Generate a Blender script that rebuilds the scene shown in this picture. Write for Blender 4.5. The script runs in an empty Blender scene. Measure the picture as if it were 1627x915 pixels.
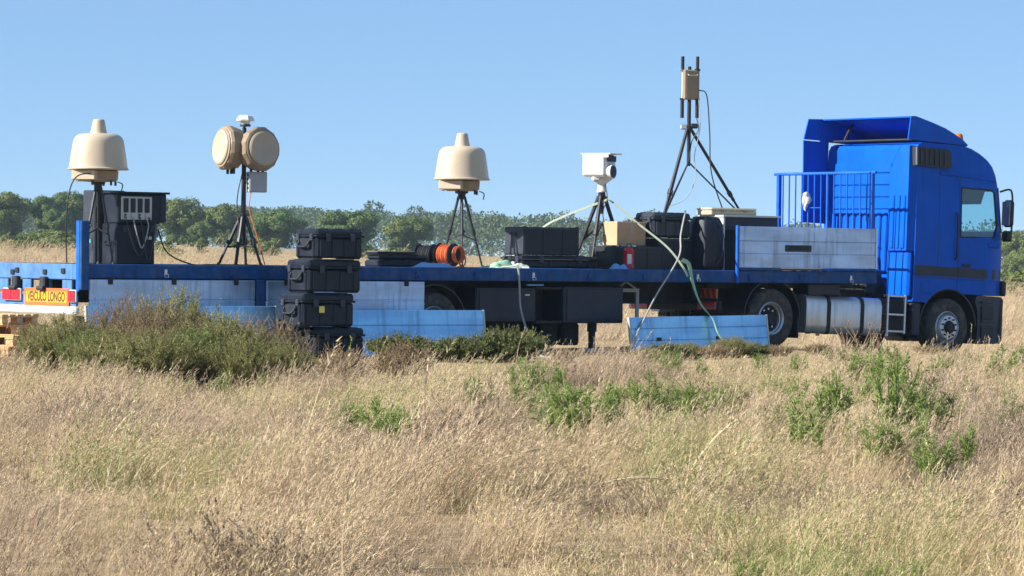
import bpy, bmesh, math, random
import numpy as np
from mathutils import Matrix, Vector, Euler, noise as mnoise
R = math.radians
rnd = random.Random(7)
scene = bpy.context.scene
COL = scene.collection

# ------------------------------------------------------------------ camera
PW, PH, PF = 1627.0, 915.0, 5400.0          # photograph size and focal length in its pixels
CAM_Z, HORIZON, ROLL = 1.6, 407.5, R(0.7)
PITCH = math.atan((PH / 2 - HORIZON) / PF)
cd = bpy.data.cameras.new('camera'); cam = bpy.data.objects.new('camera', cd); COL.objects.link(cam)
cd.sensor_width = 36.0; cd.lens = 36.0 * PF / PW; cd.clip_start = 0.5; cd.clip_end = 9000
cam.matrix_world = Matrix.Translation((0, 0, CAM_Z)) @ Euler((math.pi / 2 - PITCH, 0, 0)).to_matrix().to_4x4() @ Matrix.Rotation(ROLL, 4, 'Z')
scene.camera = cam

# ------------------------------------------------------------------ sky, sun, exposure
SUN_AZ, SUN_EL = R(254), R(31)                # azimuth clockwise from +Y
w = bpy.data.worlds.new('World'); scene.world = w; w.use_nodes = True
nt = w.node_tree; nt.nodes.clear()
sky = nt.nodes.new('ShaderNodeTexSky'); sky.sky_type = 'NISHITA'; sky.sun_disc = False
sky.sun_elevation = SUN_EL; sky.sun_rotation = SUN_AZ
sky.altitude = 0; sky.air_density = 0.5; sky.dust_density = 0.0; sky.ozone_density = 5.0
tint = nt.nodes.new('ShaderNodeMix'); tint.data_type = 'RGBA'; tint.blend_type = 'MULTIPLY'
tint.inputs[0].default_value = 1.0; tint.inputs[7].default_value = (1.0, 1.06, 1.10, 1)
bg = nt.nodes.new('ShaderNodeBackground'); bg.inputs['Strength'].default_value = 0.0525
wo = nt.nodes.new('ShaderNodeOutputWorld')
air = nt.nodes.new('ShaderNodeMix'); air.data_type = 'RGBA'; air.inputs[0].default_value = 0.5; air.inputs[7].default_value = (3.3, 5.5, 8.5, 1)
nt.links.new(sky.outputs[0], tint.inputs[6]); nt.links.new(tint.outputs[2], air.inputs[6]); nt.links.new(air.outputs[2], bg.inputs['Color']); nt.links.new(bg.outputs[0], wo.inputs[0])
sd = bpy.data.lights.new('sun', 'SUN'); sun = bpy.data.objects.new('sun', sd); COL.objects.link(sun)
sd.energy = 5.0; sd.angle = R(0.53); sd.color = (1.0, 0.94, 0.84)
S = Vector((math.sin(SUN_AZ) * math.cos(SUN_EL), math.cos(SUN_AZ) * math.cos(SUN_EL), math.sin(SUN_EL)))
sun.rotation_euler = S.to_track_quat('Z', 'Y').to_euler()
sun.location = S * 60
scene.view_settings.view_transform = 'Standard'; scene.view_settings.look = 'None'
scene.view_settings.exposure = 1.12; scene.view_settings.gamma = 1.0
scene.view_settings.use_curve_mapping = False
scene.cycles.max_bounces = 6; scene.cycles.volume_bounces = 1
scene.cycles.transparent_max_bounces = 8

# ------------------------------------------------------------------ frames
class Frame:
    def __init__(s, o, yaw, pitch=0.0):
        s.m = Matrix.Translation(o) @ Matrix.Rotation(yaw, 4, 'Z') @ Matrix.Rotation(pitch, 4, 'Y')
    def w(s, u, v, z): return s.m @ Vector((u, v, z))
    def mat(s, u, v, z, rz=0.0): return s.m @ Matrix.Translation((u, v, z)) @ Matrix.Rotation(rz, 4, 'Z')
T = Frame((-6.478, 51.0, 0.0), R(36))            # trailer: rear right corner, u forward, v away from the camera
K = Frame((3.749, 60.037, 0.058), R(37), R(2.2))  # tractor: drive axle, nose a little down the slope
def ray(px, py):
    d = Vector(((px - PW / 2) / PF, -(py - PH / 2) / PF, -1))
    return (cam.matrix_world.to_3x3() @ d).normalized()
def on_ground(px, py):
    d = ray(px, py); p = Vector((0, 0, CAM_Z)); t = (0 - p.z) / d.z
    for _ in range(4):
        q = p + d * t; t = (height(q.x, q.y) - p.z) / d.z
    q = p + d * t
    return Vector((q.x, q.y, height(q.x, q.y)))
def at_dist(px, y):                                # ground point in the column px at distance y
    d = ray(px, HORIZON); x = d.x / d.y * y
    return Vector((x, y, height(x, y)))
def ss(a, b, x):
    t = min(1.0, max(0.0, (x - a) / (b - a))); return t * t * (3 - 2 * t)
TI = T.m.inverted()
def height(x, y):
    q = TI @ Vector((x, y, 0)); u, v = q.x, q.y
    a = 0.058 * ss(8.5, 13.0, u)
    b = -0.0385 * (u - 13.6) if u > 13.6 else 0.0
    b = max(b, -0.42)
    near = (a + b) * ss(26, 44, y) * (1 - ss(75, 140, y))
    t = x / max(y, 1.0)
    lf = min(1.0, max(0.0, (0.14 - t) / 0.27))
    far = (1.25 * ss(62, 130, y) + 1.55 * ss(130, 420, y)) * lf
    dist_truck = max(0.0, -v - 1.5, v - 4.0, -2.0 - u, u - 21.0)
    bump = 0.09 * mnoise.noise((x * 0.45, y * 0.25, 3.1)) + 0.12 * mnoise.noise((x * 0.06, y * 0.06, 9.0))
    return near + far + bump * ss(0, 6, dist_truck)

# ------------------------------------------------------------------ materials
def new_mat(name):
    m = bpy.data.materials.new(name); m.use_nodes = True; m.node_tree.nodes.clear(); return m, m.node_tree
def N(t, kind, **kw):
    n = t.nodes.new(kind)
    for k, v in kw.items(): setattr(n, k, v)
    return n
def surf(name, color, rough=0.5, metal=0.0, var=0.15, scale=6.0, bump=0.0, bscale=40.0, coat=0.0, spec=0.5, dust=0.0, alpha=None, trans=0.0, stretch=(1, 1, 1), streak=0.0):
    m, t = new_mat(name)
    out = N(t, 'ShaderNodeOutputMaterial'); p = N(t, 'ShaderNodeBsdfPrincipled')
    t.links.new(p.outputs[0], out.inputs[0])
    tc = N(t, 'ShaderNodeTexCoord'); mp = N(t, 'ShaderNodeMapping'); mp.inputs['Scale'].default_value = stretch
    t.links.new(tc.outputs['Object'], mp.inputs[0])
    nz = N(t, 'ShaderNodeTexNoise'); nz.inputs['Scale'].default_value = scale; nz.inputs['Detail'].default_value = 6
    t.links.new(mp.outputs[0], nz.inputs['Vector'])
    rp = N(t, 'ShaderNodeValToRGB'); c = Vector(color)
    rp.color_ramp.elements[0].position = 0.3; rp.color_ramp.elements[1].position = 0.7
    rp.color_ramp.elements[0].color = (*[x * (1 - var) for x in c], 1)
    rp.color_ramp.elements[1].color = (*[min(1, x * (1 + var)) for x in c], 1)
    t.links.new(nz.outputs[0], rp.inputs[0])
    col = rp.outputs[0]
    if dust > 0:
        n2 = N(t, 'ShaderNodeTexNoise'); n2.inputs['Scale'].default_value = scale * 0.7; n2.inputs['Detail'].default_value = 8; n2.inputs['Roughness'].default_value = 0.7
        t.links.new(tc.outputs['Object'], n2.inputs['Vector'])
        mr = N(t, 'ShaderNodeMapRange'); mr.inputs[1].default_value = 0.45; mr.inputs[2].default_value = 0.75; mr.inputs[4].default_value = dust
        t.links.new(n2.outputs[0], mr.inputs[0])
        mx = N(t, 'ShaderNodeMix', data_type='RGBA'); mx.inputs[7].default_value = (0.30, 0.24, 0.16, 1)
        t.links.new(mr.outputs[0], mx.inputs[0]); t.links.new(col, mx.inputs[6]); col = mx.outputs[2]
    if streak > 0:                                 # run-down stains and scuffs
        m2 = N(t, 'ShaderNodeMapping'); m2.inputs['Scale'].default_value = (9, 9, 0.9); t.links.new(tc.outputs['Object'], m2.inputs[0])
        n4 = N(t, 'ShaderNodeTexNoise'); n4.inputs['Scale'].default_value = 1.0; n4.inputs['Detail'].default_value = 7; n4.inputs['Roughness'].default_value = 0.65; t.links.new(m2.outputs[0], n4.inputs['Vector'])
        q4 = N(t, 'ShaderNodeMapRange'); q4.inputs[1].default_value = 0.50; q4.inputs[2].default_value = 0.68; q4.inputs[4].default_value = streak; t.links.new(n4.outputs[0], q4.inputs[0])
        x4 = N(t, 'ShaderNodeMix', data_type='RGBA'); x4.inputs[7].default_value = (*[x * .45 + .004 for x in c], 1)
        t.links.new(q4.outputs[0], x4.inputs[0]); t.links.new(col, x4.inputs[6]); col = x4.outputs[2]
    t.links.new(col, p.inputs['Base Color'])
    rr = N(t, 'ShaderNodeMapRange'); rr.inputs[3].default_value = max(0.02, rough - 0.08); rr.inputs[4].default_value = min(1, rough + 0.12)
    t.links.new(nz.outputs[0], rr.inputs[0]); t.links.new(rr.outputs[0], p.inputs['Roughness'])
    p.inputs['Metallic'].default_value = metal; p.inputs['Coat Weight'].default_value = coat; p.inputs['Coat Roughness'].default_value = 0.08
    p.inputs['Specular IOR Level'].default_value = spec
    if trans: p.inputs['Transmission Weight'].default_value = trans
    if bump > 0:
        n3 = N(t, 'ShaderNodeTexNoise'); n3.inputs['Scale'].default_value = bscale; n3.inputs['Detail'].default_value = 4
        t.links.new(mp.outputs[0], n3.inputs['Vector'])
        b = N(t, 'ShaderNodeBump'); b.inputs['Strength'].default_value = bump; b.inputs['Distance'].default_value = 0.02
        t.links.new(n3.outputs[0], b.inputs['Height']); t.links.new(b.outputs[0], p.inputs['Normal'])
    return m
def leafy(name, c0, c1, trans=0.35, rough=0.6, big=None, bscale=0.5):
    """leaf shader: colour varies from leaf to leaf (mesh island) and, a little, from clump to clump"""
    m, t = new_mat(name)
    out = N(t, 'ShaderNodeOutputMaterial'); g = N(t, 'ShaderNodeNewGeometry')
    rp = N(t, 'ShaderNodeValToRGB'); rp.color_ramp.elements[0].color = (*c0, 1); rp.color_ramp.elements[1].color = (*c1, 1)
    t.links.new(g.outputs['Random Per Island'], rp.inputs[0]); col = rp.outputs[0]
    if big:
        oi = N(t, 'ShaderNodeObjectInfo'); tc = N(t, 'ShaderNodeTexCoord')
        nz = N(t, 'ShaderNodeTexNoise'); nz.inputs['Scale'].default_value = bscale; nz.inputs['Detail'].default_value = 2
        t.links.new(tc.outputs['Object'], nz.inputs['Vector'])
        ad = N(t, 'ShaderNodeMath', operation='MULTIPLY_ADD'); ad.inputs[1].default_value = 0.5; ad.inputs[2].default_value = -0.25
        t.links.new(oi.outputs['Random'], ad.inputs[0])
        a2 = N(t, 'ShaderNodeMath', operation='ADD'); t.links.new(nz.outputs[0], a2.inputs[0]); t.links.new(ad.outputs[0], a2.inputs[1])
        mr = N(t, 'ShaderNodeMapRange'); mr.inputs[1].default_value = 0.35; mr.inputs[2].default_value = 0.7; mr.inputs[4].default_value = 0.8
        t.links.new(a2.outputs[0], mr.inputs[0])
        mx = N(t, 'ShaderNodeMix', data_type='RGBA'); mx.inputs[7].default_value = (*big, 1)
        t.links.new(mr.outputs[0], mx.inputs[0]); t.links.new(col, mx.inputs[6]); col = mx.outputs[2]
    d = N(t, 'ShaderNodeBsdfPrincipled'); d.inputs['Roughness'].default_value = rough; d.inputs['Specular IOR Level'].default_value = 0.25
    tr = N(t, 'ShaderNodeBsdfTranslucent'); mx2 = N(t, 'ShaderNodeMixShader'); mx2.inputs[0].default_value = trans
    t.links.new(col, d.inputs['Base Color']); t.links.new(col, tr.inputs[0])
    t.links.new(d.outputs[0], mx2.inputs[1]); t.links.new(tr.outputs[0], mx2.inputs[2]); t.links.new(mx2.outputs[0], out.inputs[0])
    return m
def glassy(name, color, clear=0.75):
    m, t = new_mat(name)
    out = N(t, 'ShaderNodeOutputMaterial'); g = N(t, 'ShaderNodeBsdfGlossy'); g.inputs['Roughness'].default_value = 0.03
    tr = N(t, 'ShaderNodeBsdfTransparent'); tr.inputs[0].default_value = (*color, 1)
    mx = N(t, 'ShaderNodeMixShader'); mx.inputs[0].default_value = 0.07
    t.links.new(tr.outputs[0], mx.inputs[1]); t.links.new(g.outputs[0], mx.inputs[2]); t.links.new(mx.outputs[0], out.inputs[0])
    return m
def grass_mat():
    m, t = new_mat('dry_grass')
    out = N(t, 'ShaderNodeOutputMaterial')
    at = N(t, 'ShaderNodeAttribute', attribute_type='INSTANCER', attribute_name='tint')
    g = N(t, 'ShaderNodeNewGeometry')
    r1 = N(t, 'ShaderNodeValToRGB'); e = r1.color_ramp.elements
    e[0].position = 0.0; e[0].color = (0.19, 0.14, 0.095, 1)
    e[1].position = 1.0; e[1].color = (0.22, 0.255, 0.085, 1)
    for pos, c in ((0.25, (0.32, 0.25, 0.185, 1)), (0.5, (0.50, 0.38, 0.26, 1)), (0.72, (0.60, 0.465, 0.295, 1)), (0.86, (0.45, 0.395, 0.205, 1))):
        x = e.new(pos); x.color = c
    ma = N(t, 'ShaderNodeMath', operation='MULTIPLY_ADD'); ma.inputs[1].default_value = 0.46; ma.inputs[2].default_value = -0.23
    t.links.new(g.outputs['Random Per Island'], ma.inputs[0])
    ad = N(t, 'ShaderNodeMath', operation='ADD', use_clamp=True); t.links.new(ma.outputs[0], ad.inputs[0]); t.links.new(at.outputs['Fac'], ad.inputs[1])
    t.links.new(ad.outputs[0], r1.inputs[0])
    d = N(t, 'ShaderNodeBsdfPrincipled'); d.inputs['Roughness'].default_value = 0.6; d.inputs['Specular IOR Level'].default_value = 0.3
    tr = N(t, 'ShaderNodeBsdfTranslucent'); mx = N(t, 'ShaderNodeMixShader'); mx.inputs[0].default_value = 0.3
    t.links.new(r1.outputs[0], d.inputs['Base Color']); t.links.new(r1.outputs[0], tr.inputs[0])
    t.links.new(d.outputs[0], mx.inputs[1]); t.links.new(tr.outputs[0], mx.inputs[2]); t.links.new(mx.outputs[0], out.inputs[0])
    return m
def ground_mat():
    m, t = new_mat('dry_soil')
    out = N(t, 'ShaderNodeOutputMaterial'); p = N(t, 'ShaderNodeBsdfPrincipled'); p.inputs['Roughness'].default_value = 0.95; p.inputs['Specular IOR Level'].default_value = 0.1
    t.links.new(p.outputs[0], out.inputs[0])
    tc = N(t, 'ShaderNodeTexCoord')
    a = N(t, 'ShaderNodeTexNoise'); a.inputs['Scale'].default_value = 0.08; a.inputs['Detail'].default_value = 8; a.inputs['Roughness'].default_value = 0.65
    b = N(t, 'ShaderNodeTexNoise'); b.inputs['Scale'].default_value = 3.0; b.inputs['Detail'].default_value = 8; b.inputs['Roughness'].default_value = 0.7
    for n in (a, b): t.links.new(tc.outputs['Object'], n.inputs['Vector'])
    r1 = N(t, 'ShaderNodeValToRGB'); e = r1.color_ramp.elements
    e[0].position = 0.35; e[0].color = (0.22, 0.20, 0.10, 1); e[1].position = 0.62; e[1].color = (0.40, 0.305, 0.185, 1)
    x = e.new(0.48); x.color = (0.33, 0.25, 0.145, 1)
    r2 = N(t, 'ShaderNodeValToRGB'); r2.color_ramp.elements[0].color = (0.55, 0.55, 0.55, 1); r2.color_ramp.elements[1].color = (1.25, 1.2, 1.15, 1)
    r2.color_ramp.elements[0].position = 0.3; r2.color_ramp.elements[1].position = 0.7
    t.links.new(a.outputs[0], r1.inputs[0]); t.links.new(b.outputs[0], r2.inputs[0])
    mx = N(t, 'ShaderNodeMix', data_type='RGBA', blend_type='MULTIPLY'); mx.inputs[0].default_value = 1
    t.links.new(r1.outputs[0], mx.inputs[6]); t.links.new(r2.outputs[0], mx.inputs[7]); t.links.new(mx.outputs[2], p.inputs['Base Color'])
    bp = N(t, 'ShaderNodeBump'); bp.inputs['Strength'].default_value = 0.8; bp.inputs['Distance'].default_value = 0.06
    t.links.new(b.outputs[0], bp.inputs['Height']); t.links.new(bp.outputs[0], p.inputs['Normal'])
    return m

MT = {
    'cab': surf('cab_blue_paint', (0.001, 0.088, 0.52), 0.34, streak=0.3, coat=0.0, spec=0.10, var=0.10, scale=1.5, bump=0.03, bscale=3, dust=0.02),
    'frame_blue': surf('trailer_blue_paint', (0.004, 0.062, 0.22), 0.5, streak=0.6, spec=0.2, var=0.2, scale=5, dust=0.18),
    'rear_blue': surf('worn_sunlit_blue_paint', (0.055, 0.17, 0.40), 0.5, streak=0.6, var=0.2, scale=5, dust=0.15),  # trailer blue with the sunlight on its rear put into the colour
    'rail_blue': surf('railing_blue_paint', (0.004, 0.10, 0.52), 0.45, spec=0.2, var=0.15, scale=5, dust=0.08),
    'alu': surf('weathered_aluminium', (0.40, 0.55, 0.78), 0.36, streak=0.7, metal=0.6, var=0.26, scale=4, bump=0.25, bscale=9, dust=0.22, stretch=(0.25, 1, 1)),
    'alu_blue': surf('weathered_blue_grey_board', (0.27, 0.56, 0.95), 0.32, streak=0.6, metal=0.6, var=0.26, scale=4.0, bump=0.25, bscale=9, dust=0.2, stretch=(0.25, 1, 1)),
    'steel': surf('bare_steel', (0.55, 0.57, 0.60), 0.32, metal=0.8, var=0.15, scale=8, dust=0.15),
    'tank': surf('brushed_tank_aluminium', (0.60, 0.62, 0.65), 0.36, metal=0.75, var=0.1, scale=3, bump=0.05, dust=0.3, streak=0.6),
    'rim': surf('wheel_alloy', (0.50, 0.54, 0.60), 0.3, metal=0.6, var=0.12, scale=8, dust=0.12),
    'rim_grey': surf('wheel_steel_paint', (0.30, 0.34, 0.40), 0.4, metal=0.3, var=0.15, scale=8, dust=0.2),
    'rubber': surf('tyre_rubber', (0.022, 0.023, 0.026), 0.75, var=0.2, scale=10, bump=0.1, dust=0.35),
    'black': surf('black_plastic', (0.007, 0.010, 0.018), 0.5, var=0.25, scale=8, bump=0.06, bscale=60, dust=0.02),
    'case': surf('black_case_plastic', (0.005, 0.010, 0.022), 0.45, var=0.25, scale=6, bump=0.1, bscale=80, dust=0.02, spec=0.35),
    'case_grey': surf('charcoal_case_plastic', (0.018, 0.026, 0.042), 0.5, var=0.25, scale=6, bump=0.1, bscale=80, dust=0.03),
    'dark': surf('grimy_chassis', (0.006, 0.009, 0.016), 0.7, var=0.3, scale=6, bump=0.1, dust=0.08),
    'navy': surf('dark_navy_paint', (0.004, 0.011, 0.032), 0.5, var=0.25, scale=5, dust=0.04),
    'sand': surf('sand_painted_composite', (0.48, 0.40, 0.295), 0.28, var=0.05, scale=3, dust=0.03, spec=0.5),
    'sand_dark': surf('sand_brown_housing', (0.26, 0.195, 0.13), 0.5, var=0.1, scale=4, dust=0.05),
    'sand_lens': surf('pale_sand_cover', (0.40, 0.34, 0.255), 0.45, var=0.06, scale=4),
    'white': surf('white_paint', (0.66, 0.66, 0.65), 0.4, streak=0.3, var=0.05, scale=4, dust=0.06),
    'grey': surf('grey_enclosure', (0.36, 0.38, 0.40), 0.45, var=0.1, scale=5, dust=0.08),
    'ltgrey': surf('light_grey_panel', (0.46, 0.48, 0.46), 0.45, var=0.08, scale=5, dust=0.06),
    'tripod': surf('tripod_black_anodised', (0.016, 0.017, 0.022), 0.42, metal=0.2, var=0.2, scale=9),
    'orange_cable': surf('orange_cable_sheath', (0.55, 0.115, 0.03), 0.5, var=0.2, scale=20),
    'cable': surf('black_cable_sheath', (0.02, 0.02, 0.024), 0.5, var=0.2, scale=20),
    'cable_grey': surf('grey_cable_sheath', (0.32, 0.32, 0.30), 0.5, var=0.2, scale=20),
    'strap': surf('faded_green_webbing', (0.26, 0.46, 0.30), 0.8, var=0.15, scale=25, bump=0.2, bscale=200),
    'strap_white': surf('pale_webbing', (0.33, 0.38, 0.30), 0.8, var=0.12, scale=25, bump=0.2, bscale=200),
    'carton': surf('cardboard', (0.46, 0.30, 0.18), 0.85, var=0.08, scale=6),
    'beige_box': surf('beige_plastic_box', (0.46, 0.39, 0.27), 0.5, var=0.08, scale=6),
    'wood': surf('pallet_wood', (0.62, 0.38, 0.19), 0.8, var=0.22, scale=5, bump=0.25, bscale=30, stretch=(0.3, 3, 3)),
    'deck_wood': surf('worn_deck_boards', (0.19, 0.165, 0.14), 0.85, var=0.3, scale=4, bump=0.3, bscale=20, dust=0.3, stretch=(0.2, 3, 3)),
    'red': surf('red_lamp_lens', (0.42, 0.012, 0.03), 0.2, var=0.1, scale=10),
    'amber': surf('amber_lamp_lens', (0.50, 0.13, 0.03), 0.2, var=0.1, scale=10),
    'orange': surf('orange_reflective_border', (0.68, 0.13, 0.025), 0.5, var=0.08, scale=10),
    'yellow': surf('yellow_reflective_sheet', (0.66, 0.33, 0.015), 0.5, var=0.06, scale=10),
    'label_yellow': surf('yellow_label_paper', (0.70, 0.62, 0.12), 0.6, var=0.06, scale=10),
    'ink': surf('dark_lettering', (0.055, 0.04, 0.01), 0.6, var=0.05, scale=10),
    'blue_tarp': surf('blue_tarpaulin', (0.13, 0.33, 0.60), 0.55, var=0.15, scale=8),
    'turquoise': surf('turquoise_plastic', (0.10, 0.55, 0.56), 0.45, var=0.1, scale=8),
    'white_cloth': surf('white_fabric', (0.56, 0.56, 0.53), 0.9, var=0.08, scale=12, bump=0.3, bscale=30),
    'glass': glassy('tinted_cab_glass', (0.80, 0.93, 0.95)),
    'interior': surf('dark_cab_trim', (0.03, 0.032, 0.036), 0.7, var=0.2, scale=6),
    'bark': surf('pine_bark', (0.14, 0.095, 0.06), 0.9, var=0.3, scale=4, bump=0.4, bscale=12),
    'twig': surf('dry_twig', (0.20, 0.135, 0.085), 0.85, var=0.3, scale=20),
    'green_stem': surf('green_stalk', (0.16, 0.18, 0.065), 0.7, var=0.3, scale=20),
    'straw': surf('straw_stalk', (0.60, 0.50, 0.30), 0.7, var=0.15, scale=20),
    'pine': leafy('pine_needles', (0.040, 0.080, 0.015), (0.105, 0.160, 0.034), 0.08, big=(0.12, 0.145, 0.03), bscale=0.35),
    'pine_far': leafy('far_wood_leaves', (0.045, 0.075, 0.026), (0.095, 0.13, 0.045), 0.2, big=(0.11, 0.11, 0.05), bscale=0.02),
    'weed': leafy('bright_green_leaves', (0.11, 0.18, 0.035), (0.29, 0.37, 0.10), 0.4),
    'weed_dull': leafy('dull_green_leaves', (0.12, 0.145, 0.05), (0.26, 0.28, 0.11), 0.4),
    'bush_olive': leafy('olive_leaves', (0.12, 0.135, 0.04), (0.34, 0.34, 0.12), 0.35),
    'bush_brown': leafy('brown_dry_leaves', (0.16, 0.12, 0.065), (0.38, 0.29, 0.16), 0.35),
    'bush_green': leafy('dark_green_leaves', (0.08, 0.11, 0.03), (0.25, 0.29, 0.095), 0.35),
    'bramble': leafy('bramble_leaves', (0.06, 0.085, 0.025), (0.20, 0.22, 0.08), 0.3),
    'grass': grass_mat(), 'ground': ground_mat(),
}

# ------------------------------------------------------------------ mesh builder
def bevel_box(sx, sy, sz, b):
    hx, hy, hz = sx / 2, sy / 2, sz / 2
    if b <= 0:
        v = [(x, y, z) for x in (-hx, hx) for y in (-hy, hy) for z in (-hz, hz)]
        return v, [(0, 1, 3, 2), (4, 6, 7, 5), (0, 4, 5, 1), (2, 3, 7, 6), (0, 2, 6, 4), (1, 5, 7, 3)]
    b = min(b, hx * .98, hy * .98, hz * .98)
    v, idx = [], {}
    for sxx in (-1, 1):
        for syy in (-1, 1):
            for szz in (-1, 1):
                for k in range(3):
                    p = [sxx * (hx - b), syy * (hy - b), szz * (hz - b)]
                    p[k] += (sxx, syy, szz)[k] * b
                    idx[(sxx, syy, szz, k)] = len(v); v.append(tuple(p))
    f = []
    for k in range(3):
        a, c = [i for i in range(3) if i != k]
        for s in (-1, 1):
            q = []
            for (m, n) in ((-1, -1), (1, -1), (1, 1), (-1, 1)):
                t = [0, 0, 0]; t[k] = s; t[a] = m; t[c] = n; q.append(idx[(*t, k)])
            f.append(tuple(q))
    for k in range(3):                       # edges along axis k
        a, c = [i for i in range(3) if i != k]
        for m in (-1, 1):
            for n in (-1, 1):
                t0 = [0, 0, 0]; t0[a] = m; t0[c] = n; t0[k] = -1; t1 = list(t0); t1[k] = 1
                f.append((idx[(*t0, a)], idx[(*t1, a)], idx[(*t1, c)], idx[(*t0, c)]))
    for sxx in (-1, 1):
        for syy in (-1, 1):
            for szz in (-1, 1):
                f.append((idx[(sxx, syy, szz, 0)], idx[(sxx, syy, szz, 1)], idx[(sxx, syy, szz, 2)]))
    return v, f
class MB:
    def __init__(s): s.v = []; s.f = []; s.X = Matrix.Identity(4)
    def add(s, v, f):
        o = len(s.v); s.v += [tuple(s.X @ Vector(p)) for p in v]; s.f += [tuple(i + o for i in q) for q in f]; return s
    def box(s, c, d, b=0.0, rot=None):
        v, f = bevel_box(*d, b)
        m = Matrix.Translation(c)
        if rot: m = m @ Euler(rot).to_matrix().to_4x4()
        return s.add([tuple(m @ Vector(p)) for p in v], f)
    def span(s, a, c, b=0.0):                # box from corner to corner
        return s.box([(p + q) / 2 for p, q in zip(a, c)], [abs(q - p) for p, q in zip(a, c)], b)
    def cyl(s, p0, p1, r0, r1=None, n=12):
        return s.tube([p0, p1], [r0, r0 if r1 is None else r1], n)
    def tube(s, pts, r, n=6, caps=True):
        pts = [Vector(p) for p in pts]; rs = r if isinstance(r, (list, tuple)) else [r] * len(pts)
        v, f = [], []; up = None
        for i, p in enumerate(pts):
            d = (pts[min(i + 1, len(pts) - 1)] - pts[max(i - 1, 0)])
            d = d.normalized() if d.length > 1e-9 else Vector((0, 0, 1))
            if up is None: up = Vector((0, 0, 1)) if abs(d.z) < 0.9 else Vector((1, 0, 0))
            a = d.cross(up)
            if a.length < 1e-6: a = d.orthogonal()
            a.normalize(); b = a.cross(d).normalized(); up = b
            for k in range(n):
                t = 2 * math.pi * k / n; v.append(tuple(p + (a * math.cos(t) + b * math.sin(t)) * rs[i]))
        for i in range(len(pts) - 1):
            for k in range(n):
                f.append((i * n + k, i * n + (k + 1) % n, (i + 1) * n + (k + 1) % n, (i + 1) * n + k))
        if caps:
            f.append(tuple(range(n))[::-1]); f.append(tuple((len(pts) - 1) * n + k for k in range(n)))
        return s.add(v, f)
    def lathe(s, prof, n=32, axis='z', c=(0, 0, 0), rot0=0.0, caps=True):
        v, f = [], []; m = len(prof)
        for k in range(n):
            t = 2 * math.pi * k / n + rot0; cs, sn = math.cos(t), math.sin(t)
            for (r, h) in prof:
                q = (r * cs, r * sn, h) if axis == 'z' else ((r * cs, h, r * sn) if axis == 'y' else (h, r * cs, r * sn))
                v.append((q[0] + c[0], q[1] + c[1], q[2] + c[2]))
        for k in range(n):
            for i in range(m - 1):
                f.append((k * m + i, ((k + 1) % n) * m + i, ((k + 1) % n) * m + i + 1, k * m + i + 1))
        if caps and prof[0][0] > 1e-6: f.append(tuple(k * m for k in range(n)))
        if caps and prof[-1][0] > 1e-6: f.append(tuple(k * m + m - 1 for k in range(n)))
        return s.add(v, f)
    def prism(s, poly, y0, y1):              # polygon in x,z pushed along y
        n = len(poly)
        v = [(x, y0, z) for x, z in poly] + [(x, y1, z) for x, z in poly]
        f = [tuple(range(n)), tuple(range(2 * n - 1, n - 1, -1))]
        f += [(i, (i + 1) % n, n + (i + 1) % n, n + i) for i in range(n)]
        return s.add(v, f)
    def sheet(s, line, y0, y1, th, ny=1, fn=None):   # line of x,z swept along y, with thickness
        top, bot = [], []
        nl = []
        for i, (x, z) in enumerate(line):
            a = Vector(line[max(i - 1, 0)]); b = Vector(line[min(i + 1, len(line) - 1)]); d = (b - a).normalized(); nl.append((-d.y, d.x))
        v = []; f = []; L = len(line)
        for j in range(ny + 1):
            y = y0 + (y1 - y0) * j / ny
            v += [(x, y, z) for x, z in line]; v += [(x - q[0] * th, y, z - q[1] * th) for (x, z), q in zip(line, nl)]
        st = 2 * L
        for j in range(ny):
            for i in range(L - 1):
                a = j * st + i; f.append((a, a + 1, a + st + 1, a + st)); c = a + L; f.append((c, c + st, c + st + 1, c + 1))
            for i in (0, L - 1):
                a = j * st + i; f.append((a, a + L, a + L + st, a + st))
        for j in (0, ny):
            for i in range(L - 1):
                a = j * st + i; f.append((a, a + 1, a + L + 1, a + L))
        if fn: v = [fn(*p) for p in v]
        return s.add(v, f)
    def ribbon(s, pts, side, wd, th=0.006):
        pts = [Vector(p) for p in pts]; v = []; f = []
        for i, p in enumerate(pts):
            d = (pts[min(i + 1, len(pts) - 1)] - pts[max(i - 1, 0)]).normalized()
            sd_ = Vector(side(i / (len(pts) - 1)) if callable(side) else side); sd_ = (sd_ - d * sd_.dot(d)).normalized(); nn = d.cross(sd_)
            for a, b in ((-1, -1), (1, -1), (1, 1), (-1, 1)): v.append(tuple(p + sd_ * a * wd / 2 + nn * b * th / 2))
        for i in range(len(pts) - 1):
            for k in range(4): f.append((i * 4 + k, i * 4 + (k + 1) % 4, i * 4 + 4 + (k + 1) % 4, i * 4 + 4 + k))
        f.append((3, 2, 1, 0)); f.append(tuple(len(v) - 4 + k for k in range(4)))
        return s.add(v, f)
    def mesh(s, name, mat, smooth=35):
        me = bpy.data.meshes.new(name); me.from_pydata(s.v, [], s.f)
        bm = bmesh.new(); bm.from_mesh(me); bmesh.ops.recalc_face_normals(bm, faces=bm.faces); bm.to_mesh(me); bm.free()
        if smooth:
            me.polygons.foreach_set('use_smooth', [True] * len(me.polygons)); me.set_sharp_from_angle(angle=R(smooth))
        me.materials.append(MT[mat]); me.update(); return me
    def build(s, name, mat, parent=None, smooth=35):
        o = bpy.data.objects.new(name, s.mesh(name, mat, smooth)); COL.objects.link(o)
        if parent: o.parent = parent
        return o
def raw_mesh(name, v, f, mat):
    me = bpy.data.meshes.new(name); me.from_pydata(v, [], f); me.materials.append(MT[mat]); me.update(); return me
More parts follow.
